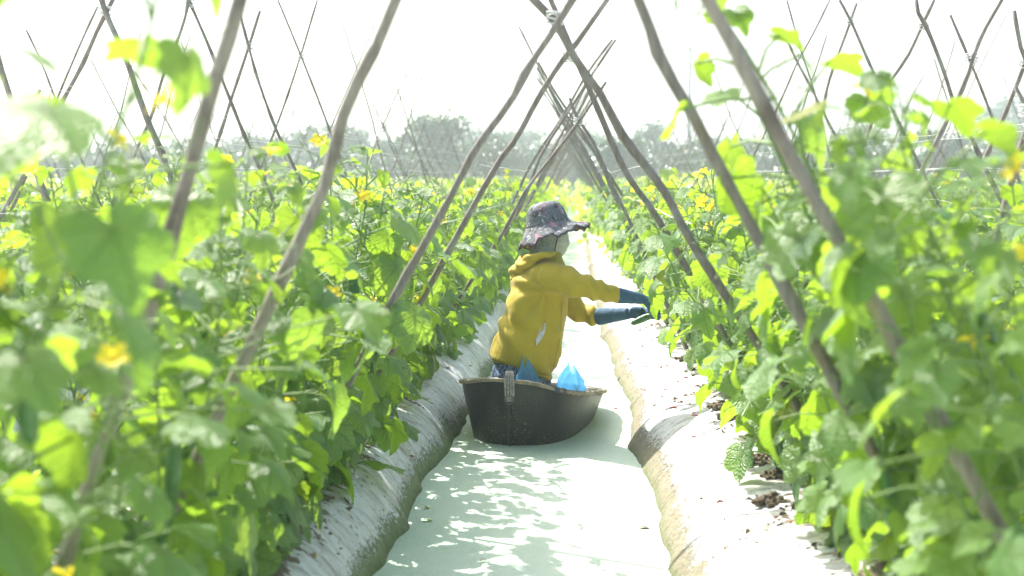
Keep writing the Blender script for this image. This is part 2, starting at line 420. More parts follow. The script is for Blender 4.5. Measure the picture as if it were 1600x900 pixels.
def leaf_batch(tpl, P, az, pitch, roll, size, rg):
    """P attach points (n,3); az heading of the tip; pitch downwards; size width"""
    P = np.asarray(P, float); n = len(P); uv, T = tpl; x = uv[:, 0][None]; y = uv[:, 1][None]
    droop = rg.uniform(.05, .75, (n, 1)); fold = rg.uniform(-.5, .8, (n, 1)); wav = rg.uniform(.03, .13, (n, 1)); ph = rg.uniform(0, 6, (n, 1))
    th = np.arctan2(y, x); r = np.sqrt(x * x + y * y)
    z = -droop * np.clip(x, 0, 2) ** 2 - droop * .5 * np.clip(-x, 0, 1) ** 2 + fold * np.abs(y) ** 1.5 * -.6 + wav * r * r * np.sin(4 * th + ph) + .5 * wav * r ** 2 * np.sin(9 * th + 2 * ph)
    asym = rg.uniform(.85, 1.15, (n, 1)); Lx = x + 0 * z; Ly = y * asym + .08 * rg.uniform(-1, 1, (n, 1)) * x * x
    s = np.asarray(size)[:, None] * .62
    Lx, Ly, Lz = Lx * s, Ly * s, z * s
    ca, sa = np.cos(roll)[:, None], np.sin(roll)[:, None]; Ly, Lz = Ly * ca - Lz * sa, Ly * sa + Lz * ca
    ca, sa = np.cos(-pitch)[:, None], np.sin(-pitch)[:, None]; Lx, Lz = Lx * ca - Lz * sa, Lx * sa + Lz * ca
    ca, sa = np.cos(az)[:, None], np.sin(az)[:, None]; Lx, Ly = Lx * ca - Ly * sa, Lx * sa + Ly * ca
    V = np.stack([Lx, Ly, Lz], -1) + P[:, None, :]
    m = len(uv); F_ = (T[None] + (np.arange(n) * m)[:, None, None]).reshape(-1, 3)
    UV = np.tile(uv, (n, 1)); rn = np.repeat(rg.random(n), m)
    return V.reshape(-1, 3), F_, UV, rn

# one yellow flower (calyx end at the origin, opening along +Z) and fruit meshes
def flower_mesh(k):
    mb = MB(); r_ = np.random.default_rng(50 + k); S = .026
    for i in range(5):
        a0 = 2 * math.pi * i / 5; b0 = len(mb.V); rows = [(.12, .02, .0), (.35, .30, .25), (.7, .42, .42), (1.0, .25, .40), (1.12, .03, .33)]
        for (rr, ww, zz) in rows:
            for s_ in (-1, 0, 1):
                p = Vector((rr, ww * s_ * .9, zz + (.05 if s_ else -.03) + r_.uniform(-.04, .04))) * S
                mb.V.append(Matrix.Rotation(a0, 3, 'Z') @ p)
        for j in range(4):
            for c in range(2): mb.F.append((b0 + j * 3 + c, b0 + j * 3 + c + 1, b0 + j * 3 + c + 4, b0 + j * 3 + c + 3))
    mb.tube([(0, 0, -.45 * S), (0, 0, .05 * S), (0, 0, .35 * S)], [.08 * S, .16 * S, .10 * S], 6)
    me = bpy.data.meshes.new('flower'); me.from_pydata([tuple(v) for v in mb.V], [], mb.F); me.shade_smooth(); me.materials.append(PETAL); return me
FLOWERS = [flower_mesh(k) for k in range(3)]
def fruit_mesh(L, rad, bend, k=0):
    n = 14; pts = []; rr = []
    for i in range(n + 1):
        t = i / n; pts.append((bend * math.sin(t * math.pi * .5) * t, 0, -L * t)); rr.append(rad * (max(.02, math.sin(math.pi * min(1, max(0, (t * .93 + .035)))) ) ** .38) * (.9 + .1 * t))
    rr[0] = rad * .25; rr[-1] = rad * .18
    mb = MB().tube([(0, 0, .03), (0, 0, .012)] + pts, [.002, .0025] + rr, 12)
    me = bpy.data.meshes.new('cucumber'); me.from_pydata([tuple(v) for v in mb.V], [], mb.F); me.shade_smooth(); me.materials.append(CUKE); return me
FRUITS = [fruit_mesh(.13, .017, .03), fruit_mesh(.16, .020, .055), fruit_mesh(.10, .013, .01), fruit_mesh(.145, .018, -.02)]

def make_plant(k, hmax, nv=3, dense=1., thick=1.):
    rg = np.random.default_rng(100 + k); P = []; az = []; pit = []; rol = []; siz = []
    root = empty('cucumber_plant'); st = MB(); fl = []; fr = []
    for v in range(nv):
        h = hmax * rg.uniform(.82, 1.0); bx, by = rg.uniform(-.07, .07), (v - (nv - 1) / 2) * .15 + rg.uniform(-.04, .04)
        lx, ly = rg.uniform(-.14, .10), rg.uniform(-.1, .1); w1, w2 = rg.uniform(0, 6, 2)
        pt = lambda t: Vector((bx + lx * t + .03 * math.sin(w1 + 7 * t), by + ly * t + .03 * math.sin(w2 + 6 * t), h * t))
        N = 16; st.tube([pt(i / N) for i in range(N + 1)], [.0052 * thick * (1 - .6 * i / N) for i in range(N + 1)], 5)
        nn = int(h / .046 * dense); a0 = rg.uniform(0, 6)
        for i in range(nn):
            t = (i + .6) / nn; p = pt(t); a = a0 + i * 2.4 + rg.uniform(-.5, .5)
            top = max(0, (t - .72) / .28); L = rg.uniform(.08, .17) * (1 - .65 * top) * (1 + 1.0 * math.exp(-((t - .70) / .2) ** 2) * (rg.random() < .55))
            d = Vector((math.cos(a) * 1.0, math.sin(a) * .8, rg.uniform(.15, .75)))
            e = p + d.normalized() * L; mid = p + (e - p) * .5 + Vector((0, 0, .012))
            st.tube([p, mid, e], [.0028 * thick, .0024 * thick, .002 * thick], 4, False)
            P.append(e); az.append(a + rg.uniform(-.5, .5)); pit.append(rg.uniform(-.1, 1.35) * (1 - .3 * top)); rol.append(rg.uniform(-.5, .5))
            siz.append(rg.uniform(.085, .18) * (1 - .60 * top))
            if rg.random() < .14: fl.append((p + Vector((math.cos(a + 1), math.sin(a + 1), .3)) * .05, a))
            if .12 < t < .7 and rg.random() < .11: fr.append((p + Vector((math.cos(a - 1.2), math.sin(a - 1.2), -.1)) * .04, a))
        for _ in range(8):      # curling tendrils near the tip
            t0 = rg.uniform(.6, 1); p = pt(t0); a = rg.uniform(0, 6.28); L = rg.uniform(.08, .18); pts = []
            for j in range(12):
                s = j / 11; cu = .018 * s; pts.append(p + Vector((math.cos(a), math.sin(a), .5)) * (L * s) + Vector((math.cos(14 * s + a) * cu, math.sin(14 * s) * cu, math.cos(14 * s) * cu)))
            st.tube(pts, .0015, 3, False)
    for i in range(int(9 * dense)):        # low leaves
        a = rg.uniform(0, 6.28); rr = rg.uniform(.04, .15); rr *= .8; P.append(Vector((math.cos(a) * rr, math.sin(a) * rr * 1.5, rg.uniform(.06, .28))))
        az.append(a); pit.append(rg.uniform(.2, .9)); rol.append(rg.uniform(-.4, .4)); siz.append(rg.uniform(.11, .18))
        st.tube([(0, 0, .02), P[-1] * .6 + Vector((0, 0, .03)), P[-1]], .0025, 4, False)
    V, T, UV, rn = leaf_batch(TPL, [tuple(p) for p in P], np.array(az), np.array(pit), np.array(rol), np.array(siz), rg)
    obj_of('foliage', np_mesh('foliage', V, T, LEAF, UV, rn), root)
    st.build('vine', STEM, root)
    for p, a in fl[:5]:
        o = obj_of('flower', FLOWERS[k % 3], root); o.location = p; o.rotation_euler = (rg.uniform(-.9, .9), rg.uniform(-.9, .9), a)
    for i, (p, a) in enumerate(fr[:4]):
        o = obj_of('cucumber', FRUITS[(k + i) % 4], root); o.location = p; o.rotation_euler = (rg.uniform(-.15, .15), rg.uniform(-.15, .15), a)
    return root
protos = [make_plant(k, h) for k, h in enumerate([.94, 1.02, .86, .98, 1.06, .90, .95, 1.0])]
tall = [make_plant(20 + k, h, 3, 1.0) for k, h in enumerate([1.27, 1.38, 1.2])]
climb = [make_plant(30, 1.95, 2, .72, 1.5), make_plant(31, 1.62, 1, .8, 1.5)]
used = set()
def place_plant(src, x, y, rz, s, label, group, flip=1, lean=0):
    z = float(ground_z(x, y)) - .012
    if src.name in used: o = copy_tree(src, (x, y, z), rz, (s, s * flip, s))
    else:
        o = src; used.add(src.name); o.location = (x, y, z); o.rotation_euler = (0, 0, rz); o.scale = (s, s * flip, s)
    if lean: o.rotation_euler = (Matrix.Rotation(lean, 3, 'Y') @ Matrix.Rotation(rz, 3, 'Z')).to_euler()
    tag(o, label, 'plant', group); return o
ORD = ['first', 'second', 'third', 'fourth', 'fifth', 'sixth', 'seventh', 'eighth', 'ninth', 'tenth', 'eleventh', 'twelfth', 'thirteenth', 'fourteenth', 'fifteenth', 'sixteenth', 'seventeenth', 'eighteenth', 'nineteenth']
TENS = {20: 'twent', 30: 'thirt', 40: 'fort', 50: 'fift', 60: 'sixt'}
def ordinal(n):
    if n < 20: return ORD[n - 1]
    t, r_ = n // 10 * 10, n % 10
    return TENS[t] + ('ieth' if r_ == 0 else 'y-' + ORD[r_ - 1])
rows = [(-.96, 1.75, 21.6, 'left bank row', 'nearL'), (.93, 1.85, 21.6, 'right bank row', 'nearR'),
        (-1.45, 2.9, 15, 'second row left of the ditch', 'L2'), (1.4, 3.3, 15, 'second row right of the ditch', 'R2'),
        (-2.85, 6.2, 15, 'third row left of the ditch', 'L3'), (2.7, 7.2, 15, 'third row right of the ditch', 'R3'),
        (-3.65, 8.2, 15, 'fourth row left of the ditch', 'L4'), (3.4, 9.2, 15, 'fourth row right of the ditch', 'R4')]
TALL_AT = {'nearL': {0: 1, 3: 2, 5: 0}, 'nearR': {1: 2, 2: 0, 3: 1, 5: 0}, 'L2': {}, 'R2': {2: 0}}
row_ends = {}
for rx, y0, y1, where, key in rows:
    i = 0; y = y0
    while y < y1:
        src = protos[rng.integers(len(protos))]
        if i in TALL_AT.get(key, {}): src = tall[TALL_AT[key][i]]
        rz = rng.choice([0, math.pi]) + rng.uniform(-.4, .4); s = rng.uniform(.9, 1.08) if y < 4.5 else rng.uniform(.84, 1.17)
        if key == 'nearL' and 2.2 < y < 6: s *= 1.06
        if key.startswith('near'): rz = (0 if rx < 0 else math.pi) + rng.uniform(-.5, .5)
        place_plant(src, rx * (1 + (.035 if key.startswith('near') and y < 5.2 else 0)) * (1 - (.22 * min(1, max(0, (y - 9) / 9)) if key.startswith('near') else 0)) + rng.uniform(-.05, .05), y + rng.uniform(-.05, .05), rz, s,
                    'cucumber plant, %s from the camera in the %s' % (ordinal(i + 1), where), 'cucumber plants in the %s' % where, 1,
                    (R(15) * (1 if y > 2.6 else .6) if key == 'nearL' else R(-12 if y < 2.2 else -22) if key == 'nearR' else 0))
        y += .355 if key.startswith('near') and y < 8 else .41; i += 1
    row_ends[rx] = y

place_plant(climb[0], 1.04, 3.1, .4, 1., 'tall cucumber vine climbing the second nearest right pole to the top of the picture', 'climbing vines on the near poles', 1, R(-25))
place_plant(climb[1], -.98, 1.95, 2., 1., 'tall blurred cucumber vine at the upper left edge of the picture', 'climbing vines on the near poles', 1, R(12))

# the rest of the field beyond: leaves past counting, one mass
def far_field():
    rg = np.random.default_rng(5); P = []; sz = []
    rr = [r[0] for r in rows]
    k = -5.05; left = []
    while k > -34: left += [k, k - .8]; k -= 2.2
    right = []; k = 4.8
    while k < 27: right += [k, k + .75]; k += 2.1
    for rx in rr + left + right:
        if abs(rx) < 1: rx = rx * .55; 
        y = row_ends.get(rx, 21.4) if abs(rx) < .6 else row_ends.get(rx, max(6.5, abs(rx) / (.43 if rx < 0 else .36) - 2.5))
        while y < 78:
            step = .5 if y < 25 else 1.0 if y < 45 else 2.0
            n = 62 if y < 18 else 42 if y < 25 else 50 if y < 45 else 56
            s = .15 if y < 18 else .18 if y < 25 else .24 if y < 45 else .34
            h = (.80 if y < 28 else .70) + .16 * vnoise(y * .9, rx * 1.3 + 50); hh = h * rg.random(n) ** .6
            wd = .26 * (1.15 - .75 * (hh / h) ** 2)
            P.append(np.stack([rx + rg.normal(0, 1, n) * wd * .6, y + rg.random(n) * step, .27 + hh * (1 + .4 * (rg.random(n) > .94) * rg.random(n))], -1)); sz.append(np.full(n, s) * rg.uniform(.7, 1.25, n))
            y += step
    P = np.concatenate(P); sz = np.concatenate(sz); n = len(P)
    m = (P[:, 0] / P[:, 1] > -.50) & (P[:, 0] / P[:, 1] < .42); P = P[m]; sz = sz[m]; n = len(P)
    V, T, UV, rn = leaf_batch(TPL_LO, P, rg.uniform(0, 6.28, n), rg.uniform(0, 1.1, n), rg.uniform(-.6, .6, n), sz, rg)
    o = obj_of('cucumber_foliage', np_mesh('cucumber_foliage', V, T, LEAF_FAR, UV, rn, smooth=False))
    tag(o, 'hazy mass of cucumber foliage filling the far field behind the nearer rows', 'foliage', kind='stuff')
far_field()

# ------------------------------------------------------------------ pole frames
def bambooish(pts, r0, r1, rg, n=9, kink=.012):
    """resample a polyline from foot to tip, add nodes and slight kinks"""
    pts = [Vector(p) for p in pts]; L = [0]
    for a_, b_ in zip(pts, pts[1:]): L.append(L[-1] + (b_ - a_).length)
    N = max(10, int(L[-1] / .075)); out = []; rad = []
    nodes = [L[-1] * (i + rg.uniform(.3, .7)) / 9 for i in range(9)]
    for i in range(N + 1):
        s = L[-1] * i / N; j = max(0, min(len(L) - 2, int(np.searchsorted(L, s) - 1))); f = (s - L[j]) / (L[j + 1] - L[j])
        # catmull-rom
        p0 = pts[max(j - 1, 0)]; p1 = pts[j]; p2 = pts[j + 1]; p3 = pts[min(j + 2, len(pts) - 1)]
        p = .5 * ((2 * p1) + (p2 - p0) * f + (2 * p0 - 5 * p1 + 4 * p2 - p3) * f * f + (3 * p1 - p0 - 3 * p2 + p3) * f ** 3)
        p = p + Vector((vnoise(s * 2.3 + r0 * 999, 3.3), vnoise(s * 2.3, 7.7 + r0 * 999), 0)) * kink
        t = s / L[-1]; r = r0 + (r1 - r0) * t
        b = max(math.exp(-((s - q_) / .022) ** 2) for q_ in nodes)
        out.append(p); rad.append(.83 * r * (1 + .34 * b + .10 * float(vnoise(s * 9, r0 * 777))))
    return out, rad
def pole_pts(img, Y, ztop):
    """photo polyline (top to bottom) at distance Y, extended to the ground and upwards"""
    P = [at(u, v, Y) for u, v in img]
    d = (P[-1] - P[-2]).normalized() if len(P) < 3 else (P[-1] - P[-3]).normalized()
    gz = .22; k = (P[-1].z - gz) / max(.2, -d.z)
    foot = P[-1] + d * k; dt = (P[0] - P[1]).normalized()
    up = [P[0] + dt * ((ztop - P[0].z) / max(dt.z, .3))] if ztop and ztop > P[0].z + .05 else []
    mid = P[-1] + d * k * .5
    return [foot, mid] + P[::-1] + up
def frame(polesI, Y, label, group, lash=True, mats=(0, 1)):
    rg = np.random.default_rng(int(Y * 1000) % 9973); allp = []
    for i, (img, dY, r0, r1, ztop) in enumerate(polesI):
        allp.append((bambooish(pole_pts(img, Y + dY, ztop), r0, r1, rg, kink=.003 if Y < 4 else .005), mats[i % len(mats)]))
    feet = [a_[0][0][0] for a_ in allp]; c = sum(feet, Vector()) / len(feet)
    root = empty('pole_frame', c)
    for (pts, rad), mi in allp:
        MB().tube([p - c for p in pts], rad, 12).build('pole', WOOD[mi], root)
    if lash and len(allp) > 1:      # twine tied where they cross
        best = min(((p - q_).length, p, q_) for p in allp[0][0][0] for q_ in allp[1][0][0]); x = (best[1] + best[2]) / 2 - c
        if best[0] < .12:
            rr = .03; pts = [x + Vector((rr * math.cos(t * .9), rr * .9 * math.sin(t * .9), .02 * math.sin(t * .37))) for t in range(30)]
            MB().tube(pts, .003, 5).build('lashing', TWINE, root)
    tag(root, label, 'pole frame', group); return root
z3 = lambda pts: [(x / 3, y / 3) for x, y in pts]
z4 = lambda pts: [(530 + x / 3, y / 3) for x, y in pts]
z5 = lambda pts: [(1060 + x * .3375, y * .3375) for x, y in pts]
GN = 'pole frames over the middle ditch'; GL = 'pole frames left of the middle ditch'; GR = 'pole frames right of the middle ditch'
frame([([(375, 0), (358, 60), (328, 150), (305, 233), (287, 300), (264, 375), (240, 465), (203, 573), (170, 672)], 0, .0175, .014, 2.75), ([(1104, 0), (1138, 61), (1165, 115), (1195, 169), (1225, 229), (1261, 290), (1303, 364), (1333, 418), (1364, 469), (1418, 570)], .05, .0185, .0145, 2.75)], 2.45,
      'nearest and thickest pale pole frame, blurred, one leg on each side', GN, mats=(2, 2))
frame([([(618, 0), (590, 67), (567, 113), (543, 160), (528, 213), (505, 298), (480, 350), (455, 405)], 0, .0175, .0135, 2.6), ([(997, 0), (1013, 40), (1030, 90), (1050, 127), (1067, 148), (1087, 189), (1111, 236), (1134, 280), (1163, 332)], .05, .0175, .0135, 2.6)], 3.0,
      'second nearest pole frame, knobbly joints, one leg each side', GN, mats=(2, 0))
frame([([(893, 0), (863, 50), (823, 110), (797, 160), (743, 233), (710, 297), (665, 380), (620, 460)], 0, .017, .0125, 2.25), ([(833, 0), (867, 37), (900, 97), (937, 147), (973, 213), (1037, 297), (1085, 385)], .045, .018, .016, 2.2)], 4.6,
      'tall crossed grey poles in front of the person, crossing at the top edge', GN, mats=(0, 1))
frame([([(948, 0), (897, 73), (877, 97), (843, 150), (807, 217), (790, 237), (753, 300), (720, 360)], 0, .0165, .012, 2.3), ([(868, 20), (907, 113), (923, 147), (943, 193), (980, 273), (1030, 345)], .04, .018, .012, 2.25)], 5.6,
      'crooked dark pole frame just behind the tall grey pair, above the hat', GN, mats=(1, 1))
frame([([(947, 128), (907, 187), (867, 240), (823, 297), (780, 372)], 0, .016, .010, None), ([(890, 153), (900, 180), (930, 227), (960, 297), (985, 350)], .05, .016, .011, None)], 8.9,
      'low pole frame with a long leaning left pole behind the person', GN, mats=(1, 0))
# left of the ditch
frame([(z3([(475, 0), (500, 80), (590, 280), (690, 560), (760, 720), (820, 890)]), 0, .0175, .015, 2.25), (z3([(530, 0), (450, 160), (390, 300), (270, 520), (190, 670)]), .05, .015, .011, 2.2)], 6.4, 'dark straight pole frame crossing at the upper left behind blurred leaves', GL, mats=(1, 0))
frame([(z3([(880, 0), (870, 60), (830, 190), (770, 340), (710, 540), (600, 790)]), 0, .013, .010, 2.35), (z3([(890, 20), (1000, 270), (1080, 470), (1150, 650), (1240, 850)]), .05, .013, .010, 2.35)], 7.75, 'pole frame whose crossing meets the top edge between the two left foreground poles', GL)
frame([(z3([(1125, 60), (1165, 210), (1210, 380), (1290, 600), (1390, 810)]), 0, .014, .010, None), (z3([(1220, 50), (1170, 210), (1080, 470), (1040, 600)]), .05, .014, .012, None)], 9.2, 'pole frame crossing just right of the nearest left pole, with a blunt cut tip', GL, mats=(1, 0))
frame([(z3([(1300, 0), (1410, 260), (1530, 570), (1600, 760)]), 0, .012, .009, 2.4), (z3([(1490, 0), (1410, 250), (1330, 500), (1230, 760)]), .05, .013, .009, 2.4)], 10.9, 'slim pole frame crossing high between the nearest and second left poles', GL)
frame([(z3([(420, 270), (560, 540), (630, 660), (720, 840)]), 0, .012, .008, None), (z3([(665, 130), (610, 340), (560, 550), (500, 710)]), .05, .012, .007, None)], 13.5, 'thin pole frame with a long upright tip right of the dark upper left frame', GL)
frame([(z3([(610, 310), (740, 500), (850, 690)]), 0, .012, .008, None), (z3([(890, 170), (820, 370), (760, 600), (700, 800)]), .05, .012, .008, None)], 15.2, 'thin distant pole frame seen under the second left crossing', GL)
frame([(z3([(120, 140), (200, 310), (280, 510), (350, 670)]), 0, .011, .008, None), (z3([(465, 20), (390, 170), (330, 310), (230, 560)]), .05, .013, .009, None)], 9.6, 'thin pole frame nearest the left edge with wide open tips', GL)
frame([(z3([(0, 300), (60, 480), (130, 680)]), 0, .016, .014, 1.9), (z3([(190, 420), (110, 560), (40, 680), (0, 740)]), .05, .010, .008, None)], 5.5, 'leaning pole frame cut by the left edge of the picture', GL, mats=(2, 0))
frame([(z4([(0, 60), (80, 320), (150, 540), (200, 740)]), 0, .011, .007, None), (z4([(173, 95), (90, 300), (0, 510)]), .05, .011, .007, None)], 14., 'thin pole frame crossing right behind the second left foreground pole', GL)
frame([(z4([(375, 320), (270, 490), (190, 650), (110, 820)]), 0, .013, .008, None), (z4([(170, 520), (260, 690), (300, 790)]), .05, .013, .009, None)], 19., 'distant pole frame left of the round hazy tree', GL)
frame([(z4([(540, 475), (450, 620), (380, 740)]), 0, .014, .008, None), (z4([(300, 590), (370, 720), (440, 870)]), .05, .014, .010, None)], 21., 'distant pole frame standing in front of the round hazy tree', GL)
# right of the ditch
frame([(z5([(1100, 0), (1105, 50), (1150, 130), (1230, 330), (1290, 510), (1360, 640), (1430, 800)]), 0, .0155, .012, 2.3), (z5([(1185, 0), (1130, 120), (1070, 250), (1000, 350), (930, 460), (860, 660), (760, 885)]), .05, .0145, .010, 2.3)], 7.7, 'crooked wavy pole frame crossing near the top edge on the right', GR, mats=(1, 0))
frame([(z5([(745, 0), (800, 100), (880, 280), (950, 430), (1020, 570)]), 0, .0145, .011, 2.45), (z5([(825, 15), (780, 150), (700, 370), (650, 560)]), .05, .0145, .011, None)], 9.7, 'pole frame left of the wavy one, one tip ending below the top edge', GR, mats=(0, 0))
frame([(z5([(500, 0), (560, 210), (620, 400), (680, 640)]), 0, .012, .009, 2.5), (z5([(700, 0), (620, 160), (550, 290), (470, 470)]), .05, .012, .009, 2.5)], 11.8, 'slim pole frame just right of the nearest right pole', GR)
frame([(z5([(505, 190), (545, 280), (620, 420), (660, 500)]), 0, .017, .014, None), (z5([(685, 165), (640, 310), (600, 420), (540, 610)]), .05, .012, .009, None)], 12.9, 'short dark pole frame with a blunt tip right of the nearest right pole', GR, mats=(1, 0))
frame([(z5([(1500, 0), (1400, 180), (1330, 370), (1230, 580), (1150, 740)]), 0, .0145, .010, 2.3), (z5([(1260, 70), (1380, 360), (1460, 560), (1530, 720)]), .05, .009, .007, None)], 6.7, 'pole frame with one thick brown and one thin pole near the right edge', GR, mats=(1, 0))
frame([(z5([(1550, 50), (1580, 220), (1610, 300), (1660, 460)]), 0, .012, .010, None), (z5([(1640, 200), (1600, 300), (1530, 480), (1470, 620), (1380, 820)]), .05, .013, .010, 2.1)], 6.1, 'dark pole frame at the right edge with twine wrapped round it', GR, mats=(1, 1))
frame([(z5([(1540, 25), (1380, 350), (1300, 540), (1230, 700)]), 0, .009, .006, None), (z5([(1180, 180), (1260, 420), (1370, 660)]), .05, .009, .006, None)], 14.6, 'very thin pole frame with a long tip behind the thick brown pole', GR)
frame([(z5([(1690, 420), (1600, 640), (1540, 830), (1510, 960)]), 0, .0155, .013, 1.9), (z5([(1560, 400), (1640, 560), (1720, 760)]), .05, .010, .008, None)], 4.5, 'blurred pole frame at the right edge below eye level', GR, mats=(1, 0))
frame([(z5([(1280, 190), (1230, 360), (1180, 510), (1110, 650)]), 0, .012, .009, None), (z5([(1080, 500), (1160, 610), (1250, 760)]), .05, .012, .009, None)], 16.5, 'wavy thin pole frame between the wavy frame and the thick brown pole', GR)

# further frames down every row, from a few shared shapes
FV = []
for k in range(7):
    rg = np.random.default_rng(300 + k); root = empty('pole_frame'); ex = 1 + .16 * k % .5
    hw = .70; zc = rg.uniform(1.5, 1.75)
    for s in (-1, 1):
        ov = rg.uniform(.25, .85); top = zc + ov; tilt = rg.uniform(-.12, .12)
        P = [Vector((s * hw * (1 - t * top / zc), .03 * s + tilt * t, t * top)) for t in (0, .3, .6, 1)]
        P[1].x += rg.uniform(-.05, .05); P[2].x += rg.uniform(-.05, .05)
        pts, rad = bambooish(P, rg.uniform(.013, .017), rg.uniform(.007, .011), rg, kink=.02)
        MB().tube(pts, rad, 6).build('pole', WOOD[(k + (s > 0)) % 2], root)
    FV.append(root)
fused = set()
def far_frame(k, loc, rz, sx, sz, label, group):
    src = FV[k]
    if k in fused: o = copy_tree(src, loc, rz, (sx, 1, sz))
    else: fused.add(k); o = src; o.location = loc; o.rotation_euler = (0, 0, rz); o.scale = (sx, 1, sz)
    tag(o, label, 'pole frame', group)
side_word = lambda i: ORD[i]
mini = .62
lines = [(-.02, 11.2, 1.38, 70, 'middle ditch', 1.9)]
for i, c in enumerate(CH_L + [CH_L[-1] - 2.2 * (j + 1) for j in range(5)]):
    lines.append((c, [16.5, 17.2, 15, 20, 25, 31, 36, 41, 46, 51][i], 1.0, 66, '%s ditch to the left' % ORD[i], 3.0 + .35 * i))
for i, c in enumerate(CH_R + [CH_R[-1] + 2.1 * (j + 1) for j in range(4)]):
    lines.append((c, [17.6, 16, 18, 25, 31, 37, 43, 49, 55][i], 1.0, 66, '%s ditch to the right' % ORD[i], 3.2 + .35 * i))
for c, y0, sx, ymax, nm, step in lines:
    y = y0; i = 0
    while y < ymax:
        far_frame(int(rng.integers(7)), (c + rng.uniform(-.08, .08), y, .24), rng.uniform(-.2, .2), sx * rng.uniform(.85, 1.1), rng.uniform(.88, 1.12),
                  'hazy pole frame, %s distant one over the %s' % (ordinal(i + 1), nm), 'distant pole frames over the ' + nm)
        y += step * rng.uniform(.8, 1.25) * (mini if abs(c) < 9 else 1); i += 1

# white twine strung along the rows at several heights
def twine(xc, foot, z, y0, y1, label, rg):
    pts = []; y = y0; x = xc + foot * (1 - (z - .26) / 1.62)
    while y < y1:
        zz = z + rg.uniform(-.015, .015); pts.append(Vector((x + rg.uniform(-.012, .012), y, zz)))
        st = rg.uniform(1.2, 2.2); pts.append(Vector((x + rg.uniform(-.01, .01), y + st / 2, zz - .008))); y += st
    tag(MB().tube(pts, .0012, 4, False).build('twine', TWINE), label, 'twine', 'white twine strung along the pole frames')
rgt_ = np.random.default_rng(9)
HW = ['waist high', 'shoulder high', 'head high', 'overhead']
for xc, foot, y0, y1, nm in [(-.02, -.96, 4.7, 30, 'left side of the middle ditch frames'), (-.02, .96, 4.7, 30, 'right side of the middle ditch frames'),
                     (-2.15, -.7, 5.5, 30, 'far side of the first frames to the left'), (-2.15, .7, 5.5, 30, 'near side of the first frames to the left'),
                     (2.0, -.7, 5., 30, 'near side of the first frames to the right'), (2.0, .7, 5., 30, 'far side of the first frames to the right')]:
    for j, z in enumerate((1.18, 1.38, 1.56, 1.72)):
        twine(xc, foot, z, y0 + .1 * j, y1, '%s white twine along the %s' % (HW[j], nm), rgt_)

# ------------------------------------------------------------------ distant trees
def make_tree(k, kind):
    rg = np.random.default_rng(400 + k); root = empty('tree'); H = 1.0
    tk = MB(); tk.tube([(0, 0, 0), (.01, 0, .2), (-.01, .01, .42), (.02, 0, .6)], [.045, .034, .026, .012], 8)
    P = []; lobes = []
    nl = {'round': 7, 'open': 11, 'tall': 9}[kind]
    for i in range(nl):
        a = rg.uniform(0, 6.28); rr = rg.uniform(.0, .26 if kind != 'tall' else .12); z = rg.uniform(.35, .8) if kind != 'tall' else .35 + .5 * i / nl
        s = rg.uniform(.13, .22) if kind == 'round' else rg.uniform(.08, .15); c = np.array([rr * math.cos(a), rr * math.sin(a), z]); lobes.append(c)
        tk.tube([(0, 0, .32), tuple(c * .5 + np.array([0, 0, .12])), tuple(c)], [.014, .009, .004], 5)
        n = 520 if kind == 'round' else 300
        d = rg.normal(0, 1, (n, 3)); d /= np.linalg.norm(d, axis=1)[:, None]; r = s * rg.random(n) ** .45 * (1 + .25 * rg.normal(0, 1, n).clip(-1, 1.6)); P.append(c + d * r[:, None] * [1.1, 1.1, .85])
    P = np.concatenate(P); n = len(P)
    V, T, UV, rn = leaf_batch(TPL_LO, P, rg.uniform(0, 6.28, n), rg.uniform(-.5, 1.3, n), rg.uniform(-1, 1, n), rg.uniform(.028, .055, n), rg)
    tk.build('trunk', BARK, root)
    obj_of('crown', np_mesh('crown', V, T, TREE_LEAF, UV, rn, smooth=False), root); return root
TP = [make_tree(0, 'round'), make_tree(1, 'open'), make_tree(2, 'round'), make_tree(3, 'tall'), make_tree(4, 'round'), make_tree(5, 'open')]
tused = set()
def tree(k, u, vtop, Y, wid, label, cat='tree'):
    p = at(u, 270, Y); h = (at(u, vtop - 8, Y).z - .2) * 1.06; W = wid / F * Y / .55
    if k in tused: o = copy_tree(TP[k], (p.x, Y, .25), random.uniform(0, 6), (W, W, h))
    else: tused.add(k); o = TP[k]; o.location = (p.x, Y, .25); o.scale = (W, W, h); o.rotation_euler = (0, 0, random.uniform(0, 6))
    tag(o, label, cat, 'hazy trees beyond the field')
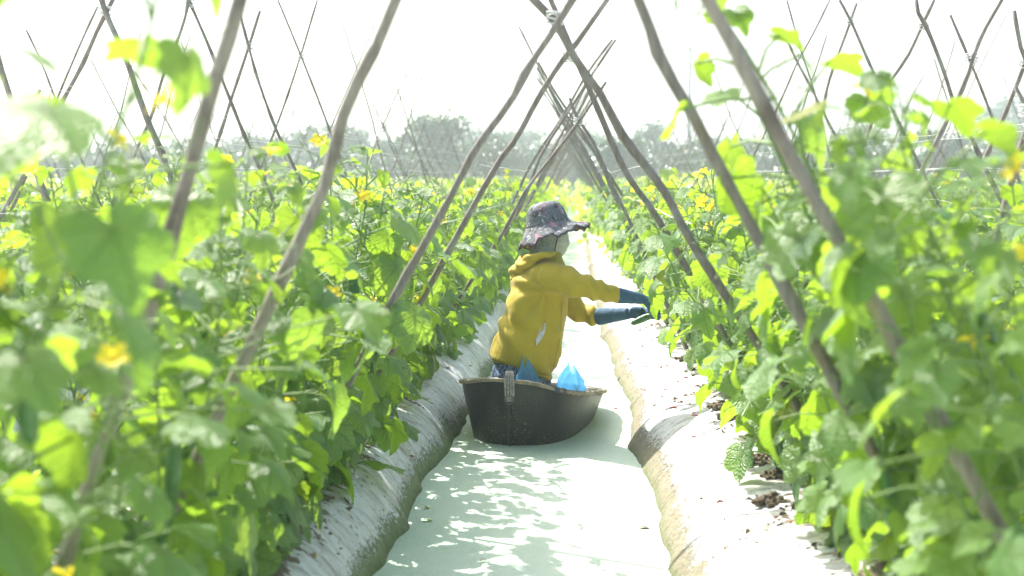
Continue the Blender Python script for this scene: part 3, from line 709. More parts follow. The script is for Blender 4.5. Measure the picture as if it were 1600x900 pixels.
for t in [(0, 690, 186, 84, 90, 'broad round hazy tree behind the frames left of the hat'), (1, 655, 190, 88, 60, 'open crowned tree on the left flank of the broad round tree'),
          (2, 740, 200, 92, 80, 'rounded tree merging with the right flank of the broad round tree'), (4, 610, 228, 96, 60, 'low dome shaped tree left of the broad round tree'),
          (0, 550, 205, 105, 90, 'wide tree behind the second left foreground pole'), (5, 480, 190, 115, 110, 'loose tall tree left of the second left foreground pole'), (1, 430, 200, 104, 80, 'airy tree behind the slim frame on the left'),
          (2, 370, 205, 112, 90, 'pale tree just right of the nearest left pole'), (4, 205, 226, 78, 50, 'small dark dome tree under the dark upper left frame'), (5, 120, 232, 110, 110, 'low tree line tree near the left edge'),
          (0, 30, 228, 100, 110, 'round tree at the left edge'), (2, 805, 212, 86, 70, 'rounded clipped tree between the crossed poles left of the hat'), (4, 870, 216, 82, 75, 'rounded tree directly above the hat'),
          (1, 910, 192, 120, 100, 'pale taller tree far behind the crossed poles'), (0, 960, 222, 80, 75, 'clipped round tree right above the hat'), (5, 1010, 183, 118, 90, 'tall faint tree behind the second right pole'),
          (2, 1060, 214, 92, 80, 'round tree between the right foreground poles'), (1, 1130, 205, 112, 90, 'loose tree behind the nearest right pole'), (3, 1185, 218, 108, 60, 'slender tree right of the nearest right pole'),
          (4, 1250, 222, 96, 80, 'low round tree behind the slim right frames'), (0, 1330, 205, 105, 90, 'wide tree left of the wavy frame'), (2, 1400, 226, 92, 70, 'low tree behind the wavy frame'),
          (4, 1480, 204, 84, 80, 'dark round tree between the wavy frame and the right edge'), (5, 1560, 140, 150, 130, 'tallest faintest tree at the right edge'), (0, 1590, 212, 90, 80, 'round tree below the tallest one at the right edge'),
          (1, 780, 190, 135, 120, 'faint far tree behind the gap between the clipped trees'), (5, 290, 215, 130, 120, 'faint low tree left of the nearest left pole')]:
    tree(*t)
def woods():
    rg = np.random.default_rng(77); P = []
    x = -62.
    while x < 48:
        Y_ = rg.uniform(92, 100); h = 2.3 + 1.1 * rg.random(); n = 300
        d = rg.normal(0, 1, (n, 3)); d /= np.linalg.norm(d, axis=1)[:, None]; P.append(np.array([x, Y_, .3 + h * .5]) + d * np.array([2.2, 1.8, h * .52]) * (rg.random(n) ** .33)[:, None]); x += rg.uniform(1.2, 2.2)
    P = np.concatenate(P); n = len(P)
    V, T, UV, rn = leaf_batch(TPL_LO, P, rg.uniform(0, 6.28, n), rg.uniform(-.5, 1.3, n), rg.uniform(-1, 1, n), rg.uniform(.35, .7, n), rg)
    tag(obj_of('woodland', np_mesh('woodland', V, T, TREE_LEAF, UV, rn, smooth=False)), 'low hazy scrub closing the field under the tree crowns', 'woodland', kind='stuff')
woods()
up = empty('utility_pole', (at(1076, 270, 95).x, 95, .25)); PM = simple('concrete', (.4, .4, .39), (.5, .5, .48), 4, .8)
MB().tube([(0, 0, 0), (0, 0, 10.2)], [.16, .10], 10).build('post', PM, up); MB().tube([(-.8, 0, 9.6), (.8, 0, 9.6)], .05, 6).build('crossarm', PM, up)
tag(up, 'slender pale upright utility pole far off between the right foreground poles', 'utility pole')

# ------------------------------------------------------------------ boat
def hull_mat():
    m, t = newmat('black_plastic_hull'); b = NB(t); v = b.coord()
    c = b.mixc(b.noise(v, 4, 5), (.010, .012, .014), (.020, .023, .026))
    sc_ = b.ramp(b.noise(b.mapping(v, (6, 6, 1.6)), 9, 7, .72), [(.58, (0, 0, 0)), (.75, (1, 1, 1))])
    c = b.mixc(b.math('MULTIPLY', sc_, .3), c, (.10, .11, .11))
    sp = b.ramp(b.noise(v, 95, 3, .6), [(.58, (0, 0, 0)), (.63, (1, 1, 1))])
    pat = b.ramp(b.noise(v, 5, 3), [(.46, (0, 0, 0)), (.62, (1, 1, 1))])
    c = b.mixc(b.math('MULTIPLY', sp, b.math('ADD', b.math('MULTIPLY', pat, .85), .08)), c, (.16, .20, .04))
    b.out(b.prin(c, b.math('ADD', .42, b.math('MULTIPLY', sc_, .3)), b.bump(b.noise(v, 14, 4), .006, .5), Specular_IOR_Level=.4)); return m
HULL = hull_mat()
boat = empty('boat', BM.translation); boat_inv = boat.location.copy()
NT = 96; prof = [(0, .0), (.35, .0), (.62, .0), (.70, .010), (.745, .035), (.79, .09), (.85, .16), (.91, .23), (.955, .285), (.985, .325), (1.0, BH)]
rings = []
for k, z in prof:
    kk = max(k, .02); rings.append([boat_pt(2 * math.pi * i / NT, kk, z) - boat_inv for i in range(NT)])
for k, z in prof[::-1][:-2]:
    rings.append([boat_pt(2 * math.pi * i / NT, k - .03, z + .008) - boat_inv for i in range(NT)])
rings.append([boat_pt(2 * math.pi * i / NT, .02, .012) - boat_inv for i in range(NT)])
MB().ring_loft(rings, cap=False).build('hull', HULL, boat)
RIMW = wood_mat('split_bamboo_rim', (.20, .16, .11), (.42, .36, .26), (.15, .12, .09))
BLUE_T = simple('dark_blue_tape', (.03, .045, .08), (.05, .07, .12), 40, .5)
ths = [2 * math.pi * i / 120 for i in range(121)]
def rimp(t, o=0, dz=0):
    p = boat_pt(t, 1.0 + o, BH); return p + Vector((0, 0, dz)) - boat_inv
V = []; Fc = []
for i, t in enumerate(ths):
    jit = .002 * math.sin(t * 37) + .0015 * math.sin(t * 71)
    for (o, dz) in ((.024 + jit, -.011), (.032 + jit, .003), (.02, .009 + jit), (-.026, .008), (-.03, -.010)): V.append(rimp(t, o, dz))
for i in range(120):
    for k in range(5): Fc.append((i * 5 + k, i * 5 + (k + 1) % 5, (i + 1) * 5 + (k + 1) % 5, (i + 1) * 5 + k))
mesh_obj('rim', V, Fc, RIMW, boat)
def binding(t0, w_, mat, name, th_=.0):
    V = []; Fc = []; n = 8
    for i in range(n + 1):
        t = t0 + w_ * (i / n - .5)
        for (o, dz) in ((.030 + th_, -.017), (.039 + th_, .005), (.024, .013), (-.032, .012), (-.036, -.015)): V.append(rimp(t, o, dz))
    for i in range(n):
        for k in range(5): Fc.append((i * 5 + k, i * 5 + (k + 1) % 5, (i + 1) * 5 + (k + 1) % 5, (i + 1) * 5 + k))
    mesh_obj(name, V, Fc, mat, boat)
binding(R(-58), R(5), BLUE_T, 'tape'); binding(R(-50), R(3.5), BLUE_T, 'tape')
for d in (-40, -33, -25, -16, -8, 0, 9, -150, -168): binding(R(d), R(1.2), RIMW, 'rim_tie', .004)
# bow stem with a doubled rope through it
tb = -math.pi / 2; bow = boat_pt(tb, 1.0, BH) - boat_inv
ROPE = simple('grey_rope', (.16, .15, .14), (.34, .33, .31), 60, .8, .004, 120)
stem = []
for z in np.linspace(BH, .02, 12):
    k = np.interp(z, [p[1] for p in prof[2:]], [p[0] for p in prof[2:]]); stem.append(boat_pt(tb, float(k), float(z)) - boat_inv + Vector((0, -.004, 0)))
MB().tube(stem, [.011, .012, .012, .012, .011, .011, .01, .01, .009, .008, .007, .006], 8).build('stem', HULL, boat)
rp = MB()
for dx in (-.017, -.006, .006, .017):
    rp.tube([bow + Vector((dx * .7, .03, -.03)), bow + Vector((dx * .8, .012, .045)), bow + Vector((dx, -.024, .03)), bow + Vector((dx * 1.15, -.042, -.02)), bow + Vector((dx * 1.1, -.034, -.065)), bow + Vector((dx * .5, -.02, -.098))], .0058, 7)
rp.build('mooring_rope', ROPE, boat)
mb = MB(); c0 = bow + Vector((0, -.030, -.088))
mb.tube([c0 + Vector((.022 * math.cos(t), -.006, .022 * math.sin(t))) for t in np.linspace(-.3, math.pi * 2 - .3, 22)], .0035, 6).build('ring', simple('dull_metal', (.05, .05, .05), (.12, .11, .10), 10, .6), boat)
# floor boards inside
mb = MB()
for i in range(4):
    x0 = -.2 + i * .105; pts = [BM @ Vector((x0 + dx, yy, .03)) - boat_inv for yy in (.28, 1.12) for dx in (0, .09)]
    b0 = len(mb.V); mb.V += pts + [p + Vector((0, 0, .012)) for p in pts]
    mb.F += [(b0, b0 + 2, b0 + 3, b0 + 1), (b0 + 4, b0 + 5, b0 + 7, b0 + 6), (b0, b0 + 1, b0 + 5, b0 + 4), (b0 + 2, b0 + 6, b0 + 7, b0 + 3), (b0, b0 + 4, b0 + 6, b0 + 2), (b0 + 1, b0 + 3, b0 + 7, b0 + 5)]
mb.build('floor_board', RIMW, boat, smooth=False)
tag(boat, 'small black plastic boat with bamboo rim and grey bow rope', 'boat')

# blue plastic bags in the boat
def bag_mat():
    m, t = newmat('blue_plastic_bag'); b = NB(t); v = b.coord()
    c = b.mixc(b.noise(v, 30, 4), (.10, .50, .88), (.45, .78, .97))
    tl = b.n('ShaderNodeBsdfTranslucent'); b.l(c, tl.inputs[0]); n = b.bump(b.noise(v, 45, 5, .6, 1.), .01, 1.)
    tr = b.n('ShaderNodeBsdfTransparent'); tr.inputs[0].default_value = (.5, .8, 1, 1)
    b.out(b.mixs(.32, b.mixs(.6, b.prin(c, .25, n), tl.outputs[0]), tr.outputs[0])); return m
BAG = bag_mat()
def bag(cpt, w_, h_, d_, seed, peak, label):
    rg = np.random.default_rng(seed); NU = 44; NVv = 22; V = []; Fc = []
    for j in range(NVv + 1):
        t = j / NVv
        for i in range(NU):
            a = 2 * math.pi * i / NU; prof_ = max(.10, 1 - t ** 1.8) ** .72
            r = prof_ * (1 + .22 * float(vnoise(3 * math.cos(a) + seed, 3 * math.sin(a) + 2.4 * t)) + .13 * math.sin(5 * a + seed + 3 * t) + .10 * float(vnoise(9 * math.cos(a) + seed * 3, 9 * math.sin(a) + 6 * t)))
            V.append(Vector((w_ * r * math.cos(a) + peak * t * t, d_ * r * math.sin(a), h_ * t * (1 + .16 * t * math.sin(2 * a + seed) + .015 * math.sin(7 * a)))))
    for j in range(NVv):
        for i in range(NU): Fc.append((j * NU + i, j * NU + (i + 1) % NU, (j + 1) * NU + (i + 1) % NU, (j + 1) * NU + i))
    Fc.append(tuple(range(NU))[::-1])
    o = mesh_obj('plastic_bag', V, Fc, BAG); o.location = cpt; o.rotation_euler = (0, 0, .2 * seed)
    tag(o, label, 'plastic bag')
p = at(889, 628, 7.42); bag(p, .085, .185, .06, 1, .012, 'peaked translucent blue plastic bag standing in the boat to the right of the person')
p = at(826, 622, 7.07); bag(p, .064, .185, .04, 2, -.02, 'crumpled pale blue plastic bag behind the bow rope, in front of the trousers')

# ------------------------------------------------------------------ person kneeling in the boat, reaching right
PY = 7.25
pc = at(815, 640, PY); person = empty('person', Vector((pc.x, PY, .02))); PO = person.location.copy()
A = lambda u, v, Y=PY: at(u, v, Y) - PO
px = PY / F            # metres per photo pixel at the figure
def ring(u, v, hw, hd, ang=0., n=36, Y=PY, e=2.3):
    c = A(u, v, Y); e1 = Vector((math.cos(ang), .22 * math.cos(ang), -math.sin(ang))).normalized(); e2 = Vector((-.22, 1, 0)).normalized(); out = []
    for i in range(n):
        t = 2 * math.pi * i / n; co, si = math.cos(t), math.sin(t)
        out.append(c + e1 * (hw * px * math.copysign(abs(co) ** (2 / e), co)) + e2 * (hd * math.copysign(abs(si) ** (2 / e), si)))
    return out
SKIN = simple('skin', (.42, .25, .16), (.48, .30, .2), 20, .5)
# body: one continuous skin under the clothes
b_ = MB()
b_.ring_loft([ring(820, 600, 38, .12), ring(826, 545, 40, .12), ring(838, 480, 38, .125), ring(846, 435, 34, .15), ring(851, 408, 18, .08), ring(855, 390, 15, .05), ring(857, 378, 14, .05)])
b_.ball(A(856, 366), (.084, .072, .104), Matrix.Rotation(R(8), 3, 'Y'))
b_.ball(A(866, 385), (.038, .04, .036))                                     # jaw
b_.tube([A(883, 364, PY + .03), A(887, 374, PY + .035), A(884, 378, PY + .03)], [.006, .008, .006], 8)   # nose
for s in (-1, 1): b_.ball(A(854, 371, PY + s * .066), (.018, .010, .03))    # ears
b_.tube([A(852, 430, 7.10), A(908, 450, 7.04), A(955, 461, 7.05), A(985, 465, 7.07)], [.05, .04, .028, .018], 12)
b_.tube([A(868, 440, 7.40), A(897, 482, 7.42), A(930, 494.5, 7.365), A(958, 494, 7.32)], [.05, .04, .028, .018], 12)
for s, Yh, Yk in ((-1, 7.16, 7.24), (1, 7.34, 7.50)):
    kn = Vector((A(862, 600, Yk).x, Yk - PO.y, .06)); hp = A(815, 592, Yh); an = Vector((kn.x - .23, kn.y + .06, .07))
    b_.tube([hp, kn, an, an + Vector((-.05, .03, .0))], [.085, .052, .034, .03], 12)
b_.ball(A(816, 590), (.13, .15, .10))
body = b_.blend('body', SKIN, person, .010, 4)
EYE = simple('eye', (.02, .015, .01), (.05, .03, .02), 50, .2)
for s in (-1, 1): MB().ball(A(885, 361, PY + .018 + s * .032), (.009, .012, .009)).build('eye', EYE, person)

# trousers
def trouser_mat():
    m, t = newmat('patterned_blue_trousers'); b = NB(t); v = b.coord()
    vo = b.n('ShaderNodeTexVoronoi', feature='DISTANCE_TO_EDGE', i_Scale=38.); b.l(v, vo.inputs['Vector'])
    e = b.ramp(vo.outputs['Distance'], [(.04, (1, 1, 1)), (.10, (0, 0, 0))])
    c = b.mixc(b.noise(v, 30, 3), (.015, .035, .10), (.03, .09, .24)); c = b.mixc(b.math('MULTIPLY', e, .6), c, (.30, .38, .48))
    b.out(b.prin(c, .8)); return m
tr_ = MB()
tr_.ring_loft([ring(812, 612, 44, .15, .1), ring(815, 590, 48, .155, .2), ring(818, 560, 46, .145, .3)])
for s, Yh, Yk in ((-1, 7.16, 7.24), (1, 7.34, 7.50)):
    kn = Vector((A(862, 600, Yk).x, Yk - PO.y, .07)); hp = A(812, 595, Yh); an = Vector((kn.x - .22, kn.y + .055, .075))
    tr_.tube([hp, (hp + kn) / 2, kn, an], [.11, .095, .07, .05], 16)
def tr_warp(P, N):
    return P + N * (.005 * fbm(P[:, 0] * 16 + P[:, 2] * 9, P[:, 2] * 18 + P[:, 1] * 14, 3))[:, None]
tr_.blend('trousers', trouser_mat(), person, .010, 5, tr_warp)

# jacket: torso and both sleeves fused, then pulled into folds
def jacket_mat():
    m, t = newmat('mustard_jersey'); b = NB(t); v = b.coord()
    c = b.mixc(b.noise(v, 9, 5), (.41, .30, .012), (.49, .37, .02))
    h = b.math('ADD', b.noise(b.mapping(v, (1, 1, 1.0), (0, .7, 0)), 9, 5, .55, .8), b.math('MULTIPLY', b.noise(v, 260, 2), .08))
    b.out(b.prin(c, .68, b.bump(h, .018, .5), Sheen_Weight=.15, Specular_IOR_Level=.3)); return m
JK = jacket_mat()
jb = MB()
jb.ring_loft([ring(814, 577, 49.5, .165, .34), ring(819, 560, 52.5, .17, .30), ring(826, 535, 54, .168, .22), ring(833, 505, 51, .162, .13), ring(840, 475, 47, .158, .06), ring(843, 450, 45.5, .168, .02),
              ring(846, 430, 42, .185, -.02), ring(850, 414, 33, .165, -.05), ring(855, 402, 22, .10, -.1), ring(858, 394, 17.5, .07, -.15)])
jb.ball(A(850, 430, 7.12), (.075, .07, .07)); jb.ball(A(858, 432, 7.38), (.075, .07, .07))
jb.tube([A(850, 432, 7.11), A(880, 437, 7.07), A(908, 447, 7.03), A(938, 454.5, 7.04), A(958, 460, 7.055), A(967, 462, 7.06)], [.079, .076, .063, .051, .043, .040], 18)
jb.tube([A(862, 440, 7.39), A(882, 466, 7.42), A(899, 484, 7.42), A(920, 492, 7.39), A(936, 495, 7.36)], [.075, .068, .058, .052, .047], 18)
ARM = A(853, 452, 7.08); SH1 = A(850, 432, 7.11); EL1 = A(908, 447, 7.03); CU1 = A(967, 462, 7.06)
def jk_warp(P, N):
    d = P - np.array(ARM); r = np.sqrt(d[:, 0] ** 2 + d[:, 2] ** 2) + 1e-6; th = np.arctan2(d[:, 2], d[:, 0])
    rel = lambda a_, w_: np.exp(-(((P[:, 0] - a_) / w_) ** 2))
    nz = fbm(P[:, 0] * 6 + 3, P[:, 2] * 6 + P[:, 1] * 4, 3)
    rad = np.sin(9.0 * th + 2.2 * nz * 1.4) * np.exp(-((r - .13) / .11) ** 2)
    torso = (P[:, 0] < ARM.x + .07)
    f = .010 * rad * torso * np.clip(.25 - np.cos(th) * .8 - np.sin(th) * .4, 0, 1)
    u = (d[:, 0] * .80 + d[:, 2] * .6); vv = (-d[:, 0] * .6 + d[:, 2] * .8)   # long diagonal drags down the torso
    f += .009 * np.sin(u * 42 + 5 * fbm(vv * 4, u * 5, 2)) * torso * np.clip((-d[:, 2]) / .12, 0, 1)
    # sleeve creases
    ax = (np.array(CU1) - np.array(SH1)); L = np.linalg.norm(ax); ax /= L; s = (P - np.array(SH1)) @ ax
    f += (~torso) * (.0075 * np.sin(s * 80 + 26 * (P[:, 2] * .8 + P[:, 1] * .3) + 4 * nz)) * np.exp(-((s - L * .55) / .16) ** 2)
    # gathered waistband
    hem = np.exp(-((P[:, 2] + .0 - (A(815, 571).z - .27 * (P[:, 0] - A(815, 571).x))) / .008) ** 2)
    f += -.007 * hem * (P[:, 2] < A(815, 545).z)
    return P + N * f[:, None]
jb.blend('jacket', JK, person, .0065, 7, jk_warp)
# hood lying on the back
hb = MB()
hb.tube([A(868, 397, 7.12), A(852, 397, 7.08), A(832, 404, 7.11), A(815, 417, 7.19), A(806, 428, 7.27), A(818, 418, 7.37), A(842, 402, 7.42), A(866, 397, 7.36)], [.014, .022, .032, .038, .040, .038, .028, .016], 14)
hb.tube([A(838, 402, 7.22), A(822, 413, 7.22), A(808, 428, 7.24), A(802, 436, 7.26)], [.045, .05, .036, .018], 14)
hb.blend('hood', JK, person, .007, 6, lambda P, N: P + N * (.006 * np.sin(P[:, 2] * 120 + 6 * fbm(P[:, 0] * 9, P[:, 1] * 9, 2)))[:, None])
# pocket with its pale lining showing, zip line
LIN = simple('pale_grey_lining', (.45, .48, .53), (.6, .62, .66), 40, .7)
pk = [(851, 503), (853, 511), (850, 522), (843, 534), (837.5, 540), (836.5, 533), (841, 519), (847, 508)]
sp_ = jb  # (front of the jacket surface is found by ray below)
dgj = bpy.context.evaluated_depsgraph_get(); dgj.update()
def on_jacket(u, v, off=.003):
    jo = [o for o in person.children if o.name.startswith('jacket')][0]
    o_ = CAM - PO; d = (at(u, v, PY) - CAM).normalized()
    ok, loc, n_, _ = jo.ray_cast(o_, d)
    return loc + n_ * off if ok else A(u, v, 7.08)
V = [on_jacket(844.5, 521, .001)] + [on_jacket(u, v) for u, v in pk]; mesh_obj('pocket_lining', V, [(0, 1 + i, 1 + (i + 1) % 8) for i in range(8)], LIN, person)
JK2 = simple('jacket_seam', (.36, .22, .01), (.42, .27, .015), 30, .8)
MB().tube([on_jacket(u, v, .0015) for u, v in [(852, 501), (849, 507), (843, 519), (838, 531), (836, 541)]], .0022, 6).build('pocket_seam', JK2, person)
MB().tube([on_jacket(u, v, .001) for u, v in [(878, 472), (877, 490), (876, 510), (874, 530), (870, 550), (865, 572)]], .0016, 6).build('side_seam', JK2, person)

# gloves: long blue rubber/knit gloves with separate fingers
def glove_mat():
    m, t = newmat('blue_grey_glove'); b = NB(t); v = b.coord()
    c = b.mixc(b.noise(v, 14, 5), (.030, .085, .15), (.055, .13, .21))
    b.out(b.prin(c, .75, b.bump(b.noise(b.mapping(v, (2.2, 1, 1)), 30, 4), .008, .6), Specular_IOR_Level=.25)); return m
GLV = glove_mat()
def hand_mesh(name, cuff, wrist, palm_dir, side_dir, nrm, curl, cuff_r=.040, spread=.35):
    """palm_dir: wrist to knuckles; side_dir: towards the thumb side; nrm: palm-facing direction"""
    g_ = MB(); pd = palm_dir.normalized(); nn = nrm.normalized(); sd_ = side_dir.normalized()
    mid = (cuff + wrist) / 2
    g_.tube([cuff, cuff + (wrist - cuff) * .25, mid, wrist], [cuff_r, cuff_r * .93, cuff_r * .84, cuff_r * .66], 18)
    # palm: box-like loft of ellipses
    rings = []
    for t, wd, th_ in ((-.1, .026, .022), (.2, .033, .020), (.6, .041, .018), (1., .042, .0155), (1.1, .036, .011)):
        c = wrist + pd * (.082 * t); rings.append([c + sd_ * (wd * math.cos(q_)) + nn * (th_ * math.sin(q_)) for q_ in np.linspace(0, 2 * math.pi, 20, endpoint=False)])
    g_.ring_loft(rings)
    for i, (off, L, r) in enumerate(((.031, .070, .0098), (.0105, .078, .0100), (-.0105, .072, .0096), (-.031, .057, .0088))):
        base = wrist + pd * .070 + sd_ * off * .9; d = (pd + sd_ * off * spread * 8).normalized(); p0 = base; P = [p0 - pd * .02, p0]; a_ = 0
        for seg, f in enumerate((.44, .32, .24)):
            a_ += curl[i] * (1, 1.15, .8)[seg]; dd = (d * math.cos(a_) + nn * math.sin(a_)); p0 = p0 + dd * (L * f); P.append(p0)
        g_.tube(P, [r, r * 1.04, r * .98, r * .93, r * .72], 10)
    tb_ = wrist + pd * .022 + sd_ * .026; td = (pd * .62 + sd_ * .62 + nn * .45).normalized()
    g_.tube([tb_ - td * .012, tb_ + td * .028, tb_ + td * .05 + nn * .006, tb_ + td * .066 + nn * .018 + pd * .006], [.016, .013, .0112, .008], 10)
    return g_.blend(name, GLV, person, .0032, 4, lambda P, N: P + N * (.0005 * np.sin((P @ np.array(pd)) * 170 + 3 * fbm(P[:, 0] * 20, P[:, 2] * 20, 2)))[:, None])
cu = A(965, 461.5, 7.06); wr = A(1004, 467, 7.07); pdir = (A(1029, 480, 7.10) - wr)
hand_mesh('glove', cu, wr, pdir, Vector((.2, -.75, -.55)), Vector((-.25, .45, -.8)), (.55, .5, .55, .6))
cu2 = A(934, 495, 7.36); wr2 = A(982, 490, 7.27); pdir2 = (A(1012, 487, 7.19) - wr2)
hand_mesh('glove', cu2, wr2, pdir2, Vector((.25, -.55, .75)), Vector((.15, -.85, -.45)), (.55, .6, .65, .7), .045)
# picked cucumber in the hands
o = obj_of('cucumber', FRUITS[0]); o.location = at(1029, 491, 7.14); o.rotation_euler = (R(8), R(84), R(8)); o.scale = (1.15, 1.15, 1.1)
tag(o, 'freshly picked green cucumber held in the blue gloved hands', 'cucumber')

# head cloth, mask, hat
KNIT = simple('grey_knit_cloth', (.30, .31, .31), (.52, .53, .52), 70, .9, .006, 170)
hc = MB(); hc.ball(A(851, 368), (.094, .084, .10)); hc.ball(A(858, 360), (.088, .08, .06)); hc.tube([A(850, 384), A(851, 400)], [.078, .075], 20)
hc.blend('head_cloth', KNIT, person, .006, 5, lambda P, N: P + N * (.0025 * np.sin(P[:, 2] * 170 + 60 * P[:, 0]))[:, None])
MASK = simple('cream_mask', (.55, .52, .46), (.66, .62, .55), 25, .8, .004, 60)
mk = MB(); mk.ball(A(866, 377, PY + .012), (.079, .077, .079)); mk.tube([A(868, 384, PY + .01), A(866, 402, PY + .01)], [.062, .04], 16)
mk.blend('face_mask', MASK, person, .006, 5, lambda P, N: P + N * (.0022 * np.sin(P[:, 2] * 130 + 30 * P[:, 0] + 3 * fbm(P[:, 0] * 20, P[:, 1] * 20, 2)))[:, None])
MB().tube([A(872, 360, PY - .073), A(871, 372, PY - .082), A(868, 384, PY - .078), A(866, 396, PY - .06)], .0028, 6).build('mask_strap', simple('dark_strap', (.02, .02, .02), (.05, .05, .05), 30, .8), person)
def hat_mat():
    m, t = newmat('floral_hat_fabric'); b = NB(t); v = b.coord()
    c = b.mixc(b.noise(v, 12, 4), (.075, .085, .09), (.15, .165, .17))
    pk_ = b.ramp(b.noise(b.mapping(v, (1, 1, 1.2), loc=(3, 1, 2)), 15, 4, .6, .6), [(.565, (0, 0, 0)), (.61, (1, 1, 1))])
    wt = b.ramp(b.noise(b.mapping(v, (1, 1.4, 1), loc=(7, 2, 5)), 24, 5, .68, 1.4), [(.585, (0, 0, 0)), (.62, (1, 1, 1))])
    dk = b.ramp(b.noise(b.mapping(v, loc=(1, 9, 5)), 22, 4, .6, 1.), [(.58, (0, 0, 0)), (.62, (1, 1, 1))])
    c = b.mixc(pk_, c, (.40, .17, .22)); c = b.mixc(b.math('MULTIPLY', dk, .8), c, (.015, .02, .025)); c = b.mixc(b.math('MULTIPLY', wt, .75), c, (.50, .50, .52))
    b.out(b.prin(c, .85, b.bump(b.noise(v, 45, 4), .006, .6))); return m
HM = hat_mat()
hat_c = A(855, 348.5, PY); tl_ = Matrix.Rotation(R(-12), 3, 'Y') @ Matrix.Rotation(R(-4), 3, 'X')
n = 96; rg_ = []
P2 = [(.0, .110), (.025, .1095), (.05, .106), (.068, .098), (.082, .086), (.093, .068), (.1, .048), (.106, .024), (.109, .004), (.112, -.004), (.13, -.024), (.15, -.042), (.168, -.056), (.181, -.067), (.193, -.078), (.189, -.075), (.172, -.062), (.152, -.047), (.132, -.030), (.108, -.010), (.1, .03), (.08, .08)]
for (r, z) in P2:
    out = []
    for i in range(n):
        t = 2 * math.pi * i / n; bf = max(0, (r - .112) / .075)
        asym = 1 + .10 * bf * math.cos(t); ruff = bf * (.010 * math.sin(7 * t + .6) + .006 * math.sin(17 * t + 2) + .004 * math.sin(29 * t)); back = -.022 * bf * max(0, -math.cos(t)) + .022 * bf * max(0, math.cos(t))
        pl = 1 + (1 - bf) * .012 * math.sin(5 * t + 30 * z)
        out.append(hat_c + tl_ @ Vector((r * asym * pl * math.cos(t), r * .93 * math.sin(t), z + ruff + back)))
    rg_.append(out)
MB().ring_loft(rg_, cap=False).build('hat', HM, person)
V = []
edge = [hat_c + tl_ @ Vector((.193 * (1 + .10 * math.cos(t)) * math.cos(t), .193 * .93 * math.sin(t), -.078 + (.010 * math.sin(7 * t + .6) + .006 * math.sin(17 * t + 2) + .004 * math.sin(29 * t)) - .022 * max(0, -math.cos(t)) + .022 * max(0, math.cos(t)))) for t in np.linspace(0, 2 * math.pi, 97)]
MB().tube(edge, .003, 6, False).build('hat_edging', simple('dark_edging', (.02, .02, .025), (.04, .04, .05), 40, .9), person)
band = [hat_c + tl_ @ Vector((.1125 * math.cos(t), .1125 * .93 * math.sin(t), .0)) for t in np.linspace(0, 2 * math.pi, 65)]
MB().tube(band, .0022, 6, False).build('hat_seam', HM, person)
tag(person, 'person in mustard jacket, floral bucket hat and long blue gloves, reaching right to pick cucumbers', 'person')

# ------------------------------------------------------------------ litter on the banks and the water
def clod(u, v, Y_, w_, d_, h_, seed, label):
    """crumbly heap of lumps of soil lying on the plastic"""
    rg = np.random.default_rng(seed); mb = MB(); p = at(u, v, Y_); z = float(ground_z(p.x, p.y))
    for i in range(60):
        a = rg.uniform(0, 6.28); r = rg.random() ** .6 * (1.25 if i % 3 == 0 else 1); s = rg.uniform(.004, .017)
        mb.ball((w_ * r * math.cos(a), d_ * r * math.sin(a), s * .2 + h_ * max(0, 1 - r) * rg.random()), (s * 1.3, s, s * .6), Matrix.Rotation(a, 3, 'Z'), 8, 5)
    def wp(P, N): return P + N * (.016 * fbm(P[:, 0] * 80 + seed, P[:, 1] * 80 + P[:, 2] * 70, 3))[:, None]
    o = mb.blend('soil_clod', SOIL, None, .0045, 0, wp); o.location = (p.x, p.y, z + .002); tag(o, label, 'soil', 'lumps of soil on the right bank')
def ground_hit(u, v):
    d = (at(u, v, 5) - CAM).normalized(); t = 2.
    while t < 40:
        p = CAM + d * t
        if p.z < float(ground_z(p.x, p.y)): return p
        t += .01
    return p
for i, (u, v, w_, d_, lb) in enumerate([(1128, 637, .05, .07, 'dark soil lump below the hanging cucumber on the right bank'), (1142, 655, .045, .05, 'pale crumbly soil scattered below the dark lump'),
        (1182, 722, .085, .06, 'largest brown soil lump at the edge of the right foliage'), (1218, 746, .07, .04, 'grey brown soil lump just behind the largest one'), (1205, 786, .05, .035, 'small soil lump in front of the largest one'),
        (1262, 796, .06, .03, 'narrow soil lump under the curved hanging cucumber'), (1045, 528, .06, .09, 'dark soil lump beside the gloved hands'), (1075, 562, .07, .05, 'soil lump under the leaves right of the hands')]):
    p = ground_hit(u, v); clod(u, v, p.y, w_, d_, .03, 600 + i, lb)
hm = MB()
hm.tube([(-.022, 0, .004), (-.012, .002, .007), (0, .003, .009), (.012, .001, .007), (.022, -.003, .004)], [.001, .0045, .0055, .004, .001], 7)
hme = bpy.data.meshes.new('husk'); hme.from_pydata([tuple(v) for v in hm.V], [], hm.F); hme.shade_smooth(); hme.materials.append(HUSK)
HL = ['red husk just below the dark soil lump, upper of two together', 'red husk just below the dark soil lump, lower of two together', 'larger red husk lying alone left of the largest soil lump', 'red husk nearest the camera on the right bank',
      'red husk by the leaves right of the hands', 'red husk between the foliage and the boat rim height on the right bank', 'upper husk of two at the right water edge beyond the boat', 'lower husk of two at the right water edge beyond the boat',
      'husk on the right bank above the stained bulge', 'husk midway up the right bank level with the boat rim', 'husk on the left bank beside the jacket hem', 'red husk on the algae covered left bank below the boat',
      'husk at the foot of the right bank beside the boat', 'husk left of the paired husks on the right bank', 'husk on the left bank under the foliage level with the trousers', 'husk on the right bank level with the jacket hem']
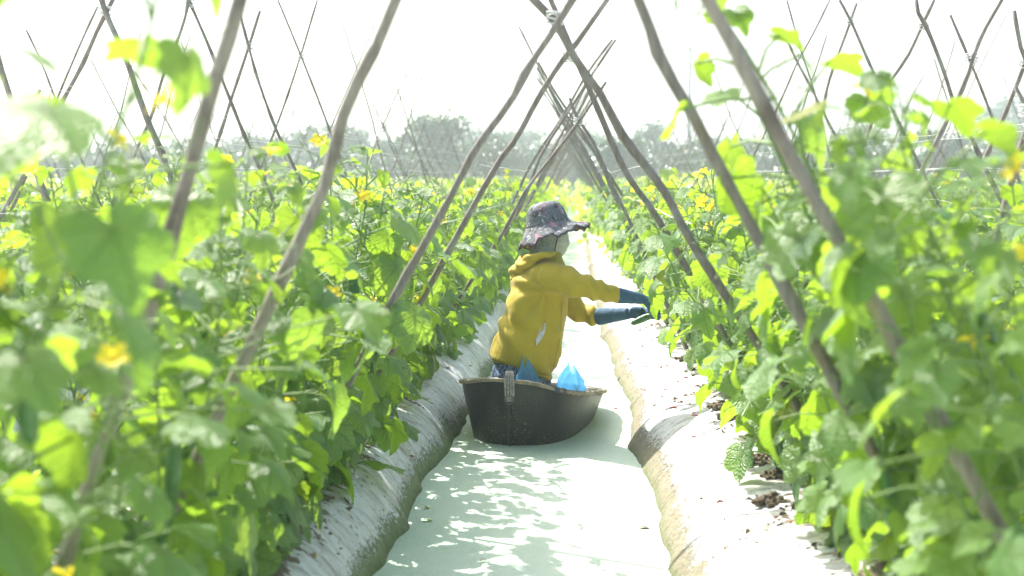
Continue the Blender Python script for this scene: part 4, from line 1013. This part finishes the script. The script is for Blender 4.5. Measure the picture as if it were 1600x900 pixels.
for i, (u, v) in enumerate([(1084, 648), (1086, 652), (1084, 686), (1125, 788), (1072, 593), (1090, 607), (982, 564), (985, 570), (1007, 612), (1040, 612), (735, 574), (643, 717), (962, 700), (1052, 640), (700, 578), (1010, 575)]):
    p = ground_hit(u, v); o = obj_of('fallen_husk', hme); z = max(0, float(ground_z(p.x, p.y))); o.location = (p.x, p.y, z + .003); a = rng.uniform(-.6, 1.2); o.rotation_euler = (0, 0, a); s = rng.uniform(.6, 1.05); o.scale = (s, s, s)
    tag(o, HL[i], 'husk', 'red husks fallen on the banks')
YL = simple('yellowed_leaf', (.45, .30, .05), (.30, .20, .06), 30, .7)
for u, v, sz_, mt, lb in [(666, 795, .03, YL, 'small yellow leaf floating near the left edge of the ditch'), (667, 815, .04, STEM, 'small green leaf scrap floating below the yellow leaf'), (756, 878, .025, SOIL, 'brown speck of leaf floating nearest the camera'),
                       (917, 794, .02, SOIL, 'tiny leaf scrap floating near mid ditch'), (1007, 826, .045, SOIL, 'brown curled leaf floating at the right water edge'), (875, 574, .03, SOIL, 'dark leaf scrap floating behind the peaked bag')]:
    p = ground_hit(u, v); t = -CAM.z / (at(u, v, 5) - CAM).z; p = CAM + (at(u, v, 5) - CAM) * t
    Vv, Tt, _, _ = leaf_batch(TPL, [(0, 0, 0)], np.array([rng.uniform(0, 6)]), np.array([.05]), np.array([.1]), np.array([sz_]), np.random.default_rng(int(u)))
    o = mesh_obj('fallen_leaf', Vv, Tt, mt); o.location = (p.x, p.y, .009); tag(o, lb, 'leaf')

def litter():
    rg = np.random.default_rng(21); P = []
    for k in range(90):
        side = rg.random() < .7; y = 3.2 + 9 * rg.random() ** 1.3; x = rg.normal(.70, .09) if side else rg.normal(-.88, .07); n = int(rg.integers(4, 22))
        P.append(np.stack([x + rg.normal(0, .045, n), y + rg.normal(0, .035, n)], -1))
    P.append(np.stack([rg.uniform(.42, .8, 90), rg.uniform(3.3, 11, 90)], -1))
    P = np.concatenate(P); z = ground_z(P[:, 0], P[:, 1]) + .004; n = len(P); P = np.concatenate([P, z[:, None]], 1)
    V, T, UV, rn = leaf_batch(TPL_LO, P, rg.uniform(0, 6.28, n), rg.uniform(-.5, .5, n), rg.uniform(-.8, .8, n), rg.uniform(.006, .034, n) , rg)
    m, t = newmat('dry_litter'); b = NB(t); rr = b.attr('rnd')[2]
    b.out(b.prin(b.ramp(rr, [(0, (.06, .045, .03)), (.5, (.17, .13, .08)), (.85, (.34, .27, .15)), (1, (.2, .07, .03))]), .9))
    tag(obj_of('leaf_litter', np_mesh('leaf_litter', V, T, m, UV, rn, smooth=False)), 'dry brown leaf scraps and crumbs strewn along the plastic banks', 'litter', kind='stuff')
litter()

# ------------------------------------------------------------------ air
def haze(dens):
    m, t = newmat('haze'); v = t.nodes.new('ShaderNodeVolumePrincipled'); v.inputs['Density'].default_value = dens
    v.inputs['Color'].default_value = (.86, .97, .98, 1); v.inputs['Anisotropy'].default_value = .35
    o = t.nodes.new('ShaderNodeOutputMaterial'); t.links.new(v.outputs[0], o.inputs['Volume'])
    x0, x1, y0, y1, z0, z1 = -420, 420, -40, 440, -1.4, 18
    V = [(x, y, z) for x in (x0, x1) for y in (y0, y1) for z in (z0, z1)]
    ob = mesh_obj('haze', V, [(0, 1, 3, 2), (4, 6, 7, 5), (0, 4, 5, 1), (2, 3, 7, 6), (0, 2, 6, 4), (1, 5, 7, 3)], m, smooth=False); tag(ob, 'pale morning haze over the field', 'haze', kind='stuff')
haze(.0024)
for o in protos + tall:
    if o.name not in used:
        for c in list(o.children): bpy.data.objects.remove(c)
        bpy.data.objects.remove(o)
